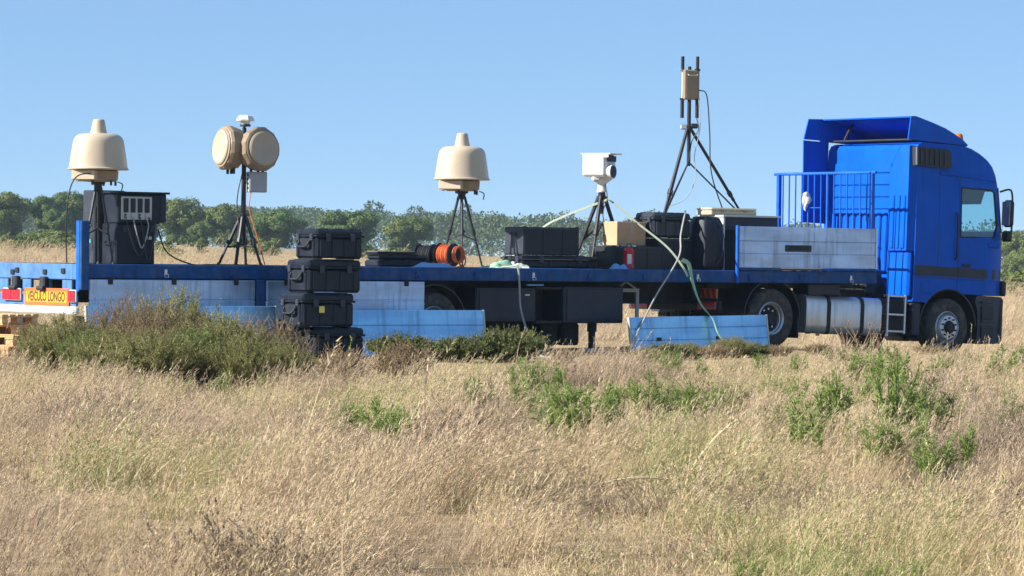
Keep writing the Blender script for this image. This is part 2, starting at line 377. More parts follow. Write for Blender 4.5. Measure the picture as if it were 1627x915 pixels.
def inst(name, me, parent=None, m=None):
    o = bpy.data.objects.new(name, me); COL.objects.link(o)
    if parent: o.parent = parent
    if m is not None: o.matrix_local = m
    return o
def tag(o, label, cat, group=None, kind=None):
    if label: o['label'] = label
    if cat: o['category'] = cat
    if group: o['group'] = group
    if kind: o['kind'] = kind
    return o
def thing(name, label, cat, m, group=None):
    o = bpy.data.objects.new(name, None); o.empty_display_size = 0.2; COL.objects.link(o); o.matrix_world = m
    return tag(o, label, cat, group)
def smooth_path(pts, k=8):
    P = [Vector(p) for p in pts]; P = [P[0] * 2 - P[1]] + P + [P[-1] * 2 - P[-2]]; out = []
    for i in range(1, len(P) - 2):
        for j in range(k):
            t = j / k; a, b, c, d = P[i - 1:i + 3]
            out.append(0.5 * ((2 * b) + (c - a) * t + (2 * a - 5 * b + 4 * c - d) * t * t + (3 * b - a - 3 * c + d) * t ** 3))
    out.append(P[-2]); return out

# ------------------------------------------------------------------ ground
def axis(a, b, step, far, grow=1.22):
    c = list(np.arange(a, b + 1e-6, step)); s = step
    lo, hi = [a], [b]
    while hi[-1] < far: s *= grow; hi.append(min(far, hi[-1] + s))
    s = step
    while lo[-1] > -far: s *= grow; lo.append(max(-far, lo[-1] - s))
    return lo[:0:-1] + c + hi[1:]
gx = axis(-24, 24, 0.8, 3000); gy = axis(-4, 100, 0.8, 3000)
gv = [(x, y, height(x, y)) for y in gy for x in gx]; nx = len(gx)
gf = [(j * nx + i, j * nx + i + 1, (j + 1) * nx + i + 1, (j + 1) * nx + i) for j in range(len(gy) - 1) for i in range(nx - 1)]
gm = raw_mesh('ground', gv, gf, 'ground'); gm.polygons.foreach_set('use_smooth', [True] * len(gm.polygons))
inst('ground', gm)['kind'] = 'structure'

# ================================================================== SEMI TRAILER
DK = 1.40
tr = thing('semi_trailer', 'long blue flatbed trailer carrying radar tripods and black cases', 'trailer', T.m.copy())
MB().span((0.06, 0.06, 1.335), (15.98, 2.54, DK)).build('deck', 'deck_wood', tr)
for v0, v1 in ((-0.03, 0.058), (2.542, 2.63)):
    o = MB().span((0.055, v0, 1.195), (16.0, v1, DK + 0.012), 0.012).build('side_rail', 'frame_blue', tr)
    if v0 < 0:
        MB().span((0.06, v0 - 0.012, 1.205), (15.99, v0 - 0.001, 1.222)).build('rail_lip', 'frame_blue', o)
        for k in range(13):
            u = 1.45 + k * 1.16
            h = MB(); h.box((u, v0 - 0.014, 1.295), (0.05, 0.026, 0.09), 0.008); h.tube([(u - 0.035, v0 - 0.02, 1.27), (u - 0.03, v0 - 0.05, 1.22), (u + 0.03, v0 - 0.05, 1.22), (u + 0.035, v0 - 0.02, 1.27)], 0.008, 6)
            h.build('lashing_hook', 'frame_blue' if k % 3 else 'steel', o)
for v in (0.75, 1.80):
    b = MB(); b.span((0.1, v - 0.07, 1.15), (15.9, v + 0.07, 1.33)); b.span((0.3, v - 0.01, 0.86), (12.6, v + 0.01, 1.15)); b.span((0.3, v - 0.07, 0.82), (12.6, v + 0.07, 0.86))
    b.build('main_beam', 'dark', tr)
for k in range(22):
    u = 0.5 + k * 0.73
    MB().span((u, 0.06, 1.22), (u + 0.06, 2.54, 1.33)).build('cross_member', 'dark', tr)
# rear end
rb = MB(); rb.span((-0.03, 0.0, 1.17), (0.05, 2.6, DK + 0.01), 0.012); rb.build('rear_bolster', 'rear_blue', tr)
for v in (0.25, 0.95, 1.55, 2.3): MB().span((-0.012, v, 0.98), (0.045, v + 0.30, 1.168), 0.01).build('rear_gusset', 'rear_blue', tr)
for v, zz in ((0.47, 1.30), (1.05, 1.28), (1.95, 1.30), (2.1, 1.27)):
    MB().box((-0.04, v, zz), (0.03, 0.11, 0.08), 0.01).build('rear_bracket', 'black', tr)
for v in (1.02, 1.92):
    g = MB(); g.box((-0.07, v, 1.10), (0.09, 0.16, 0.22), 0.02); g.cyl((-0.12, v - 0.1, 1.03), (-0.12, v + 0.1, 1.03), 0.035, n=10); g.build('coupling_bracket', 'dark', tr)
ub = MB(); ub.span((-0.10, -0.03, 0.645), (-0.02, 2.55, 0.765), 0.02); ub.build('underride_bar', 'white', tr)
for v in (0.45, 2.0): MB().span((0.0, v, 0.66), (0.08, v + 0.1, 1.16)).build('bar_bracket', 'dark', tr)
lb = MB(); lb.span((-0.06, 0.02, 0.775), (-0.02, 2.5, 0.93)); lb.build('lamp_board', 'rear_blue', tr)
pl = MB(); pl.span((-0.090, 0.20, 0.765), (-0.065, 1.60, 1.035), 0.004)
plate = pl.build('long_vehicle_plate', 'orange', tr); plate['label'] = 'orange bordered yellow plate reading VEICULO LONGO'
MB().span((-0.0935, 0.255, 0.82), (-0.091, 1.545, 0.985)).build('plate_field', 'yellow', plate)
def text_mesh(body, size, mat):
    cu = bpy.data.curves.new('lettering', 'FONT'); cu.body = body; cu.size = size; cu.align_x = 'CENTER'; cu.align_y = 'CENTER'; cu.extrude = 0.0008; cu.offset = 0.006
    ob = bpy.data.objects.new('lettering', cu); COL.objects.link(ob); bpy.context.view_layer.update()
    me = bpy.data.meshes.new_from_object(ob.evaluated_get(bpy.context.evaluated_depsgraph_get())); bpy.data.objects.remove(ob)
    me.materials.clear(); me.materials.append(MT[mat]); return me
tm = text_mesh('VEICULO LONGO', 0.2, 'ink'); xs = [v.co.x for v in tm.vertices]; sc = 1.2 / (max(xs) - min(xs))
inst('lettering', tm, plate, Matrix(((0, 0, -1, -0.0945), (-1, 0, 0, 0.9), (0, 1, 0, 0.9), (0, 0, 0, 1))) @ Matrix.Diagonal((sc, 1.0, 1, 1)))
for v0, v1 in ((-0.04, 0.185), (1.72, 2.30)):
    lm = MB().span((-0.11, v0, 0.83), (-0.065, v1, 1.02), 0.015).build('tail_lamp', 'white', tr); h_ = (v1 - v0) / 2
    MB().span((-0.119, v0 + .012, 0.84), (-0.111, v0 + h_ - .006, 1.01), 0.003).build('red_lens', 'red', lm)
    MB().span((-0.119, v0 + h_ + .006, 0.84), (-0.111, v1 - .012, 1.01), 0.003).build('red_lens', 'red', lm)
for v in (0.02, 2.05):
    mf = MB(); mf.span((0.18, v, 0.22), (0.20, v + 0.48, 0.62)); mf.build('mud_flap', 'black', tr)
# stakes
for (u, z0, z1, wd, mt) in ((0.0, 1.02, 2.06, 0.13, 'frame_blue'), (3.06, 0.66, 1.192, 0.16, 'frame_blue'), (12.72, 1.19, 2.185, 0.055, 'rail_blue')):
    o = MB().span((u, -0.075 if wd > .06 else -0.09, z0), (u + wd, -0.032, z1), 0.01) if u > 0 else MB().span((-0.045, -0.10, z0), (0.10, -0.032, z1), 0.012)
    o = o.build('side_stake', mt, tr)
    if u == 0.0: MB().span((-0.045, -0.031, 1.0), (-0.031, 0.06, 2.06)).build('stake_flange', 'rail_blue', o)
# hanging side boards, hinged at the rail
def planks(parent, u0, u1, z0, z1, n, mat, v0=-0.078, v1=-0.036):
    h = (z1 - z0) / n
    for k in range(n):
        p = MB(); p.span((u0, v0, z0 + k * h + 0.006), (u1, v1, z0 + (k + 1) * h - 0.006), 0.01); p.build('plank', mat, parent)
def side_board(u0, u1, z0, z1, mat):
    b = MB(); b.span((u0 + 0.01, -0.070, z0 + 0.01), (u1 - 0.01, -0.044, z1 - 0.01)); b = b.build('side_board', mat, tr)
    planks(b, u0, u1, z0, z1, 2, mat)
    for k in range(3):
        u = u0 + (u1 - u0) * (0.12 + 0.38 * k)
        h = MB(); h.box((u, -0.085, z1 - 0.03), (0.08, 0.02, 0.1), 0.005); h.cyl((u - 0.05, -0.09, z1 + 0.012), (u + 0.05, -0.09, z1 + 0.012), 0.014, n=8); h.build('hinge', 'dark', b)
    return b
side_board(0.12, 3.03, 0.56, 1.185, 'alu'); side_board(3.24, 6.22, 0.56, 1.185, 'alu')
# front upright board with end posts and recessed handle
fb = MB().span((12.83, -0.02, 1.46), (15.92, 0.015, 2.165)).build('front_side_board', 'alu', tr)
for z0, z1, y in ((1.455, 1.70, -0.035), (1.706, 1.915, -0.028), (1.921, 2.17, -0.035)):
    MB().span((12.80, y, z0), (15.95, -0.021, z1), 0.008).build('plank', 'alu', fb)
MB().span((12.775, -0.045, 1.43), (12.80, 0.03, 2.18), 0.004).build('end_cap', 'steel', fb)
MB().span((15.95, -0.045, 1.43), (15.985, 0.03, 2.18), 0.004).build('end_cap', 'steel', fb)
hd = MB().box((14.15, -0.032, 1.80), (0.60, 0.014, 0.115), 0.004).build('latch_recess', 'black', fb)
MB().box((14.15, -0.042, 1.81), (0.42, 0.012, 0.05), 0.004).build('latch_handle', 'dark', hd)
MB().span((12.8, -0.075, 1.415), (15.98, -0.032, 1.45), 0.006).build('board_sill', 'frame_blue', fb)
# headboard railing
rl = MB(); rl.cyl((15.9, -0.08, 3.17), (15.9, 2.68, 3.17), 0.028, n=10); rl.cyl((15.9, 0.0, 2.10), (15.9, 2.6, 2.10), 0.022, n=8); rl.cyl((15.9, 0.0, 1.5), (15.9, 2.6, 1.5), 0.03, n=8)
rail = rl.build('headboard_railing', 'rail_blue', tr)
for v in (0.02, 2.56): MB().box((15.9, v, 2.28), (0.075, 0.075, 1.76), 0.008).build('post', 'rail_blue', rail)
for k in range(14):
    v = 0.16 + k * 0.176; r_ = 0.026 if k == 6 else 0.0135
    MB().cyl((15.9, v, 1.5), (15.9, v, 3.15), r_, n=8).build('bar', 'rail_blue', rail)
MB().cyl((15.9, 1.4, 2.55), (15.9, 1.95, 2.55), 0.010, n=6).build('bar', 'rail_blue', rail)
# neck and kingpin plate
nk = MB(); nk.span((12.5, 0.45, 1.10), (15.85, 2.15, 1.20)); nk.span((12.2, 0.5, 0.9), (12.7, 2.1, 1.15)); nk.build('neck_plate', 'dark', tr)
for u in (14.55,): MB().span((u, 0.15, 0.98), (u + 0.75, 0.60, 1.19), 0.02).build('neck_box', 'navy', tr)
# axles
def wheel(parent, c, r, wd, rimmat, style, nseg=40):
    """axis along y, outer face towards -y"""
    x, y, z = c; ri = r * 0.56
    X = Matrix.Translation(c)
    hub = MB(); hub.X = X
    if style == 'front':
        hub.lathe([(0.0, -0.10), (0.095, -0.10), (0.105, -0.08), (0.11, -0.03), (0.185, -0.025), (0.20, -0.015), (0.205, 0.06), (0.0, 0.06)], 28, 'y')
    else:
        hub.lathe([(0.0, -0.02), (0.10, -0.02), (0.115, 0.0), (0.12, 0.10), (0.20, 0.115), (0.23, 0.12), (0.24, 0.15), (0.0, 0.15)], 28, 'y')
    w_ = hub.build('wheel', 'dark', parent)
    t = MB(); t.X = X; h = wd
    t.lathe([(ri, 0.02), (ri + 0.012, 0.0), (ri + 0.06, -0.012), (r - 0.10, -0.016), (r - 0.04, -0.004), (r - 0.008, 0.022), (r, 0.045),
             (r, h * .30), (r - .012, h * .31), (r - .012, h * .34), (r, h * .35), (r, h * .49), (r - .012, h * .5), (r - .012, h * .53), (r, h * .54), (r, h * .68), (r - .012, h * .69), (r - .012, h * .72), (r, h * .73),
             (r, h - 0.045), (r - 0.008, h - 0.022), (r - 0.04, h + 0.004), (ri + 0.05, h + 0.008), (ri, h - 0.02)], nseg, 'y', caps=False)
    t.build('tyre', 'rubber', w_)
    m = MB(); m.X = X
    if style == 'front':
        m.lathe([(ri + 0.004, 0.01), (ri - 0.012, -0.004), (ri - 0.03, 0.02), (ri - 0.035, 0.10), (0.235, 0.085), (0.222, -0.02), (0.21, -0.035), (0.125, -0.04), (0.118, -0.02)], nseg, 'y', caps=False)
    else:
        m.lathe([(ri + 0.004, 0.01), (ri - 0.012, -0.004), (ri - 0.035, 0.02), (ri - 0.04, 0.06), (ri - 0.055, 0.07), (ri - 0.06, 0.15), (0.225, 0.16)], nseg, 'y', caps=False)
    m.build('rim', rimmat, w_)
    nn = 10
    for k in range(nn):
        a = 2 * math.pi * (k + 0.5) / nn; rr = 0.168
        b = MB(); b.X = X; yb = -0.045 if style == 'front' else 0.11
        b.cyl((rr * math.cos(a), yb - 0.02, rr * math.sin(a)), (rr * math.cos(a), yb + 0.03, rr * math.sin(a)), 0.018, n=6); b.build('wheel_nut', 'dark' if style == 'front' else 'steel', w_)
    return w_
for u in (3.88, 5.19, 6.50):
    MB().cyl((u, 0.15, 0.50), (u, 2.45, 0.50), 0.07, n=10).build('axle', 'dark', tr)
    wheel(tr, (u, 0.06, 0.505), 0.50, 0.36, 'rim_grey', 'rear', 36)
    lw = wheel(tr, (u, 2.18, 0.505), 0.50, 0.36, 'rim_grey', 'rear', 28)
    arc = [(u + 0.60 * math.cos(a), 0.52 + 0.60 * math.sin(a)) for a in [R(x) for x in range(8, 173, 12)]]
    for v in (0.03, 2.16): MB().sheet(arc, v, v + 0.42, 0.02).build('mudguard', 'navy', tr)
# tool boxes and landing legs
tb = MB().span((7.40, 0.16, 0.52), (8.62, 0.75, 1.10), 0.02).build('tool_box', 'navy', tr)
MB().span((7.46, 0.145, 0.57), (8.56, 0.158, 1.05), 0.005).build('tool_box_door', 'navy', tb)
MB().box((8.42, 0.138, 0.97), (0.10, 0.02, 0.03), 0.005).build('latch', 'steel', tb)
tf = MB()
tf.span((8.62, 0.16, 0.50), (9.16, 0.75, 0.54)); tf.span((8.62, 0.16, 1.06), (9.16, 0.75, 1.10)); tf.span((8.62, 0.71, 0.54), (9.16, 0.75, 1.06))
tf.build('open_locker', 'dark', tr)
tb2 = MB().span((9.16, 0.12, 0.50), (10.42, 0.75, 1.12), 0.02).build('tool_box', 'navy', tr)
MB().span((9.22, 0.105, 0.55), (10.36, 0.118, 1.07), 0.005).build('tool_box_door', 'navy', tb2)
MB().box((8.55, 0.10, 1.135), (0.34, 0.04, 0.03), 0.004).build('side_marker', 'blue_tarp', tr)
sw = MB(); sw.X = Matrix.Translation((8.9, 1.3, 0.42)); sw.lathe([(0.2, -.14), (0.42, -.15), (0.48, -.1), (0.48, .1), (0.42, .15), (0.2, .14)], 30, 'y'); sw.build('spare_wheel', 'rubber', tr)
for v in (0.35, 2.1):
    lg = MB(); lg.span((9.92, v, 0.35), (10.04, v + 0.13, 1.19), 0.01); lg.span((9.94, v + 0.02, 0.06), (10.02, v + 0.11, 0.36)); lg = lg.build('landing_leg', 'dark', tr)
    MB().box((9.98, v + 0.065, 0.035), (0.30, 0.26, 0.07), 0.01).build('landing_foot', 'white', lg)
for u in (9.0, 9.45): MB().span((u, 0.5, 0.12), (u + 0.34, 0.9, 0.49), 0.03).build('battery_box', 'dark', tr)
MB().span((7.45, 0.95, 0.16), (9.85, 1.75, 0.62), 0.05).build('underdeck_dark_mass', 'dark', tr)  # added dark mass, stands in for shade and clutter under the deck
gf_ = MB()
gf_.span((10.55, 0.5, 1.02), (11.05, 0.54, 1.08)); gf_.span((10.99, 0.5, 0.55), (11.05, 0.54, 1.02)); gf_.span((10.55, 0.5, 0.55), (10.60, 0.54, 1.02)); gf_.tube([(10.60, .52, 1.08), (10.78, .52, 1.2), (10.98, .52, 1.08)], 0.02, 6)
gf_.build('grey_support_frame', 'ltgrey', tr)

# ================================================================== TRACTOR
tk = thing('tractor_truck', 'bright blue tractor unit with sleeper cab and roof deflector', 'truck', K.m.copy())
HW = 1.23
def warp(x, y, z):
    s = 1.0 - 0.055 * max(0.0, (z - 2.0) / 1.85) ** 1.6
    if x > 5.15: s *= 1.0 - 0.13 * ((x - 5.15) / 0.6) ** 2
    return (x, y * s, z)
roof = [(3.37, 3.70), (3.42, 3.79), (3.52, 3.83), (4.52, 3.84), (4.75, 3.79), (4.95, 3.715), (5.13, 3.62), (5.28, 3.50), (5.385, 3.34), (5.45, 3.16)]
front = [(5.60, 2.33), (5.67, 2.15), (5.69, 1.6), (5.70, 1.14)]
arch = [(4.27 + 0.72 * math.cos(R(a)), 0.50 + 0.72 * math.sin(R(a))) for a in range(62, 146, 9)]
outline = roof + front + arch + [(3.62, 0.95), (3.37, 0.95)]
win = [(4.50, 2.17), (5.38, 2.20), (5.46, 2.42), (5.36, 3.02), (5.26, 3.07), (4.50, 3.07)]
def side_panel(sign):
    bm = bmesh.new(); es = []
    for loop in (outline, win):
        vs = [bm.verts.new((x, sign * HW, z)) for x, z in loop]
        es += [bm.edges.new((vs[i], vs[(i + 1) % len(vs)])) for i in range(len(vs))]
    bmesh.ops.triangle_fill(bm, use_beauty=True, use_dissolve=False, edges=es, normal=(0, sign, 0))
    for x in (5.15, 5.2, 5.25, 5.3, 5.35, 5.4, 5.45, 5.5, 5.55, 5.6, 5.65):
        bmesh.ops.bisect_plane(bm, geom=bm.verts[:] + bm.edges[:] + bm.faces[:], plane_co=(x, 0, 0), plane_no=(1, 0, 0))
    for z in (2.0, 2.2, 2.4, 2.6, 2.8, 3.0, 3.2, 3.4, 3.6):
        bmesh.ops.bisect_plane(bm, geom=bm.verts[:] + bm.edges[:] + bm.faces[:], plane_co=(0, 0, z), plane_no=(0, 0, 1))
    for v in bm.verts: v.co = Vector(warp(*v.co))
    bmesh.ops.recalc_face_normals(bm, faces=bm.faces)
    if bm.faces[0].normal.y * sign < 0: bmesh.ops.reverse_faces(bm, faces=bm.faces)
    me = bpy.data.meshes.new('cab_side'); bm.to_mesh(me); bm.free(); me.materials.append(MT['cab'])
    o = inst('cab_side', me, tk); md = o.modifiers.new('thickness', 'SOLIDIFY'); md.thickness = 0.03; md.offset = -1
    return o
cs_r = side_panel(-1); cs_l = side_panel(1)
def wide(line): return line
# roof, front, floor of the shell
rf = MB().sheet(roof, -HW + 0.002, HW - 0.002, 0.03, 6, warp).build('cab_roof', 'cab', tk)
MB().sheet([(5.60, 2.33), (5.67, 2.15), (5.69, 1.6), (5.70, 1.14)], -HW + 0.002, HW - 0.002, 0.03, 6, warp).build('cab_front', 'cab', tk)
MB().sheet([(5.45, 3.16), (5.47, 3.06)], -HW + 0.01, HW - 0.01, 0.03, 6, warp).build('windscreen_header', 'interior', tk)
MB().sheet([(5.47, 3.06), (5.60, 2.33)], -HW + 0.07, HW - 0.07, 0.008, 6, warp).build('windscreen', 'glass', tk)
for s_ in (-1, 1):
    p = MB(); p.tube([warp(5.455, s_ * (HW - 0.035), 3.12), warp(5.605, s_ * (HW - 0.035), 2.30)], 0.045, 8); p.build('windscreen_pillar', 'black', tk)
MB().span((3.45, -1.1, 1.30), (5.6, 1.1, 1.36)).build('cab_floor', 'interior', tk)
MB().span((5.30, -1.05, 1.9), (5.58, 1.05, 2.20), 0.05).build('dashboard', 'interior', tk)
vis = MB(); vis.box((5.30, -0.30, 2.94), (0.03, 1.3, 0.27), 0.01, (0, R(20), 0)); vis.build('sun_visor', 'interior', tk)
for s_ in (-0.6, 0.6):
    st_ = MB(); st_.box((4.15, s_, 1.95), (0.16, 0.5, 0.75), 0.06, (0, R(-8), 0)); st_.box((4.40, s_, 1.62), (0.5, 0.5, 0.16), 0.06); st_.box((4.08, s_, 2.42), (0.10, 0.28, 0.2), 0.04); st_.build('seat', 'interior', tk)
# side glass, door, trim on the near and far sides
def cabp(pts): return [warp(*p) for p in pts]
for s_, cs in ((-1, cs_r), (1, cs_l)):
    g = MB(); n = len(win)
    g.v = [warp(x, s_ * (HW - 0.012), z) for x, z in win] + [warp(x, s_ * (HW - 0.018), z) for x, z in win]
    g.f = [tuple(range(n)), tuple(range(2 * n - 1, n - 1, -1))] + [(i, (i + 1) % n, n + (i + 1) % n, n + i) for i in range(n)]
    g.build('side_window', 'glass', cs)
    fr = MB(); fr.tube([warp(x, s_ * (HW + 0.002), z) for x, z in win + [win[0]]], 0.016, 6, False); fr.build('window_seal', 'black', cs)
    st = MB(); y0, y1 = s_ * (HW + 0.001), s_ * (HW + 0.006)
    for a, b in ((3.385, 4.445), (4.462, 5.15), (5.15, 5.42), (5.42, 5.66)):
        v = [warp(x, y, z) for y in (y0, y1) for x, z in ((a, 1.435), (b, 1.435), (b, 1.61), (a, 1.61))]
        st.add(v, [(0, 1, 2, 3), (7, 6, 5, 4), (0, 1, 5, 4), (2, 3, 7, 6), (0, 3, 7, 4), (1, 2, 6, 5)])
    st.build('side_stripe', 'navy', cs)
    gr = MB()
    gr.tube([warp(x, s_ * (HW + 0.0005), z) for x, z in ((4.455, 1.14), (4.455, 1.8), (4.455, 2.5), (4.455, 3.2), (4.50, 3.27), (5.2, 3.24), (5.38, 3.2))], 0.006, 6)
    gr.build('door_gap', 'interior', cs)
    dr = MB(); dr.tube([warp(x, s_ * (HW + 0.006), z) for x, z in ((3.95, 3.30), (4.6, 3.285), (5.36, 3.24))], 0.028, 8); dr.build('rain_gutter', 'cab', cs)
    sm = MB(); sm.tube([warp(x, s_ * (HW + 0.0005), z) for x, z in ((3.40, 1.405), (4.0, 1.40), (4.45, 1.40), (5.0, 1.40), (5.3, 1.40), (5.5, 1.40), (5.68, 1.40))], 0.006, 6); sm.build('panel_gap', 'interior', cs)
    sm = MB(); sm.tube([warp(x, s_ * (HW + 0.0005), z) for x, z in ((3.95, 1.62), (3.95, 2.2), (3.95, 2.8), (3.95, 3.28))], 0.005, 6); sm.build('panel_gap', 'interior', cs)
    lk = MB(); lk.box(warp(3.70, s_ * (HW + 0.002), 1.22), (0.30, 0.012, 0.22), 0.005); lk.build('locker_door', 'cab', cs)
    gh = MB(); gh.tube([warp(x, s_ * (HW + y), z) for x, y, z in ((4.38, 0.0, 1.75), (4.38, 0.045, 1.80), (4.38, 0.045, 2.55), (4.38, 0.0, 2.60))], 0.014, 8); gh.build('grab_handle', 'black', cs)
    hn = MB(); p = warp(4.66, s_ * (HW + 0.015), 1.66); hn.box(p, (0.20, 0.035, 0.05), 0.012); hn.build('door_handle', 'black', cs)
    rk = MB(); p = warp(5.35, s_ * (HW + 0.02), 2.06); rk.box(p, (0.30, 0.04, 0.10), 0.018); rk.build('mirror_foot', 'cab', cs)
    # upper dark air intake on the near side
    if s_ > 0: continue
    it = MB()
    pr = [(3.29, 3.40), (3.29, 3.74), (4.12, 3.735), (4.17, 3.68), (4.19, 3.44), (4.13, 3.385)]
    it.v = [warp(x, s_ * (HW + 0.06), z) for x, z in pr] + [warp(x, s_ * (HW - 0.08 if x < 3.3 else HW - 0.02), z) for x, z in pr]
    n = len(pr); it.f = [tuple(range(n)), tuple(range(2 * n - 1, n - 1, -1))] + [(i, (i + 1) % n, n + (i + 1) % n, n + i) for i in range(n)]
    it = it.build('air_intake', 'black', cs)
    for k in range(6):
        sl = MB(); x = 3.40 + k * 0.12
        sl.add([warp(xx, s_ * (HW + yy), z) for yy in (0.061, 0.075) for xx, z in ((x, 3.43), (x + 0.03, 3.43), (x + 0.03, 3.70), (x, 3.70))], [(0, 1, 2, 3), (7, 6, 5, 4), (0, 1, 5, 4), (2, 3, 7, 6), (0, 3, 7, 4), (1, 2, 6, 5)])
        sl.build('louvre', 'case_grey', it)
    MB().add([warp(xx, s_ * (HW + yy), z) for yy in (0.061, 0.07) for xx, z in ((3.295, 3.41), (3.33, 3.41), (3.33, 3.73), (3.295, 3.73))], [(0, 1, 2, 3), (7, 6, 5, 4), (0, 1, 5, 4), (2, 3, 7, 6), (0, 3, 7, 4), (1, 2, 6, 5)]).build('intake_edge', 'grey', it)
for s_ in (-1, 1):
    # mirrors
    mr = MB(); y = s_ * (HW + 0.07)
    mr.tube(smooth_path([(5.48, s_ * (HW - 0.03), 3.05), (5.62, y, 3.10), (5.70, y, 3.02), (5.72, y, 2.75), (5.70, y, 2.25), (5.55, s_ * (HW), 2.18)], 5), 0.018, 8)
    mr = mr.build('mirror_arm', 'black', tk)
    MB().box((5.66, s_ * (HW + 0.04), 2.66), (0.13, 0.24, 0.50), 0.05).build('mirror_housing', 'black', mr)
    MB().box((5.64, s_ * (HW + 0.04), 2.24), (0.12, 0.22, 0.20), 0.04).build('mirror_housing', 'black', mr)
    MB().box((5.590, s_ * (HW + 0.04), 2.66), (0.008, 0.20, 0.44), 0.003).build('mirror_glass', 'steel', mr)
# rear wall with ribs
rw = MB(); n = 8
def rear_pt(y, z, x=3.37): return (x, warp(x, y, z)[1], z)
rwl = MB()
ys = [-HW + 0.0 + (2 * HW) * k / 10 for k in range(11)]; zs = [0.95, 1.4, 1.8, 2.2, 2.6, 3.0, 3.3, 3.5, 3.70]
v = [rear_pt(y, z, 3.372) for z in zs for y in ys] + [rear_pt(y * 0.985, z, 3.41) for z in zs for y in ys]; m_ = len(ys); K_ = len(zs) * m_
f = [(j * m_ + i, j * m_ + i + 1, (j + 1) * m_ + i + 1, (j + 1) * m_ + i) for j in range(len(zs) - 1) for i in range(m_ - 1)]
f += [tuple(K_ + q for q in reversed(t)) for t in f]
rwl.add(v, f); rwall = rwl.build('rear_wall', 'cab', tk)
for z0, z1 in ((3.28, 3.46), (3.06, 3.25), (2.84, 3.03), (2.62, 2.81)):
    b = MB(); b.span((3.345, -0.56, z0), (3.373, 1.02, z1), 0.022); b.build('pressed_rib', 'cab', rwall)
for k in range(9):
    y = -0.50 + k * 0.175
    MB().span((3.335, y, 1.45), (3.373, y + 0.115, 2.55), 0.026).build('pressed_rib', 'cab', rwall)
dc = MB(); dc.add([(3.22, -0.66, 1.86), (3.22, -1.16, 1.86), (3.372, -0.62, 1.86), (3.372, -1.215, 1.86), (3.22, -0.66, 3.3), (3.22, -1.15, 3.3), (3.372, -0.62, 3.3), (3.372, -1.19, 3.3), (3.33, -0.80, 3.76), (3.24, -1.12, 3.76), (3.372, -0.72, 3.76), (3.372, -1.15, 3.76)],
    [(0, 1, 5, 4), (0, 4, 6, 2), (1, 3, 7, 5), (4, 5, 9, 8), (4, 8, 10, 6), (5, 7, 11, 9), (0, 2, 3, 1), (8, 9, 11, 10)])
duct = dc.build('intake_duct', 'cab', rwall)
for y in (-0.78, -0.93, -1.07): MB().span((3.198, y - 0.035, 1.9), (3.221, y + 0.035, 2.86), 0.015).build('pressed_rib', 'cab', duct)
MB().span((3.26, -1.2, 1.02), (3.37, -0.62, 1.855), 0.04).build('duct_base', 'cab', duct)
MB().span((3.2, 0.35, 1.62), (3.33, 0.5, 1.80), 0.02).build('hose_socket', 'black', rwall)
# roof deflector: open shell, far flap behind the cab
tl = [(3.19, 4.28), (3.30, 4.29), (3.73, 4.20), (4.05, 4.12), (4.32, 4.02), (4.52, 3.93), (4.64, 3.85)]
df = MB().sheet(tl, -1.17, 1.17, 0.025, 4).build('roof_deflector', 'cab', tk)
for s_ in (-1, 1):
    poly = [(3.14, 3.862)] + tl + [(4.60, 3.846)]
    MB().prism(poly, s_ * 1.16, s_ * 1.185).build('deflector_side', 'cab', df)
for s_ in (0.75,): MB().tube([(3.35, s_, 3.84), (3.55, s_, 4.20)], 0.03, 6).build('deflector_strut', 'black', df)
MB().cyl((3.32, -1.1, 3.87), (3.32, 1.1, 3.87), 0.02, n=8).build('deflector_brace', 'dark', df)
flap = MB().prism([(2.80, 2.35), (2.74, 3.86), (3.36, 3.86), (3.36, 2.35)], 1.17, 1.195).build('side_flap', 'cab', tk)
MB().prism([(2.74, 3.88), (2.84, 4.26), (3.18, 4.28), (3.14, 3.88)], 1.165, 1.19).build('flap_extension', 'cab', flap)
bc = MB(); bc.box((4.58, -0.95, 3.90), (0.30, 0.16, 0.06), 0.02); bc = bc.build('beacon_base', 'black', tk)
bcl = MB(); bcl.X = Matrix.Translation((4.62, -0.95, 3.92)); bcl.lathe([(0.085, 0.0), (0.088, 0.05), (0.08, 0.11), (0.055, 0.145), (0.0, 0.155)], 20); bcl.build('beacon_lens', 'amber', bc)
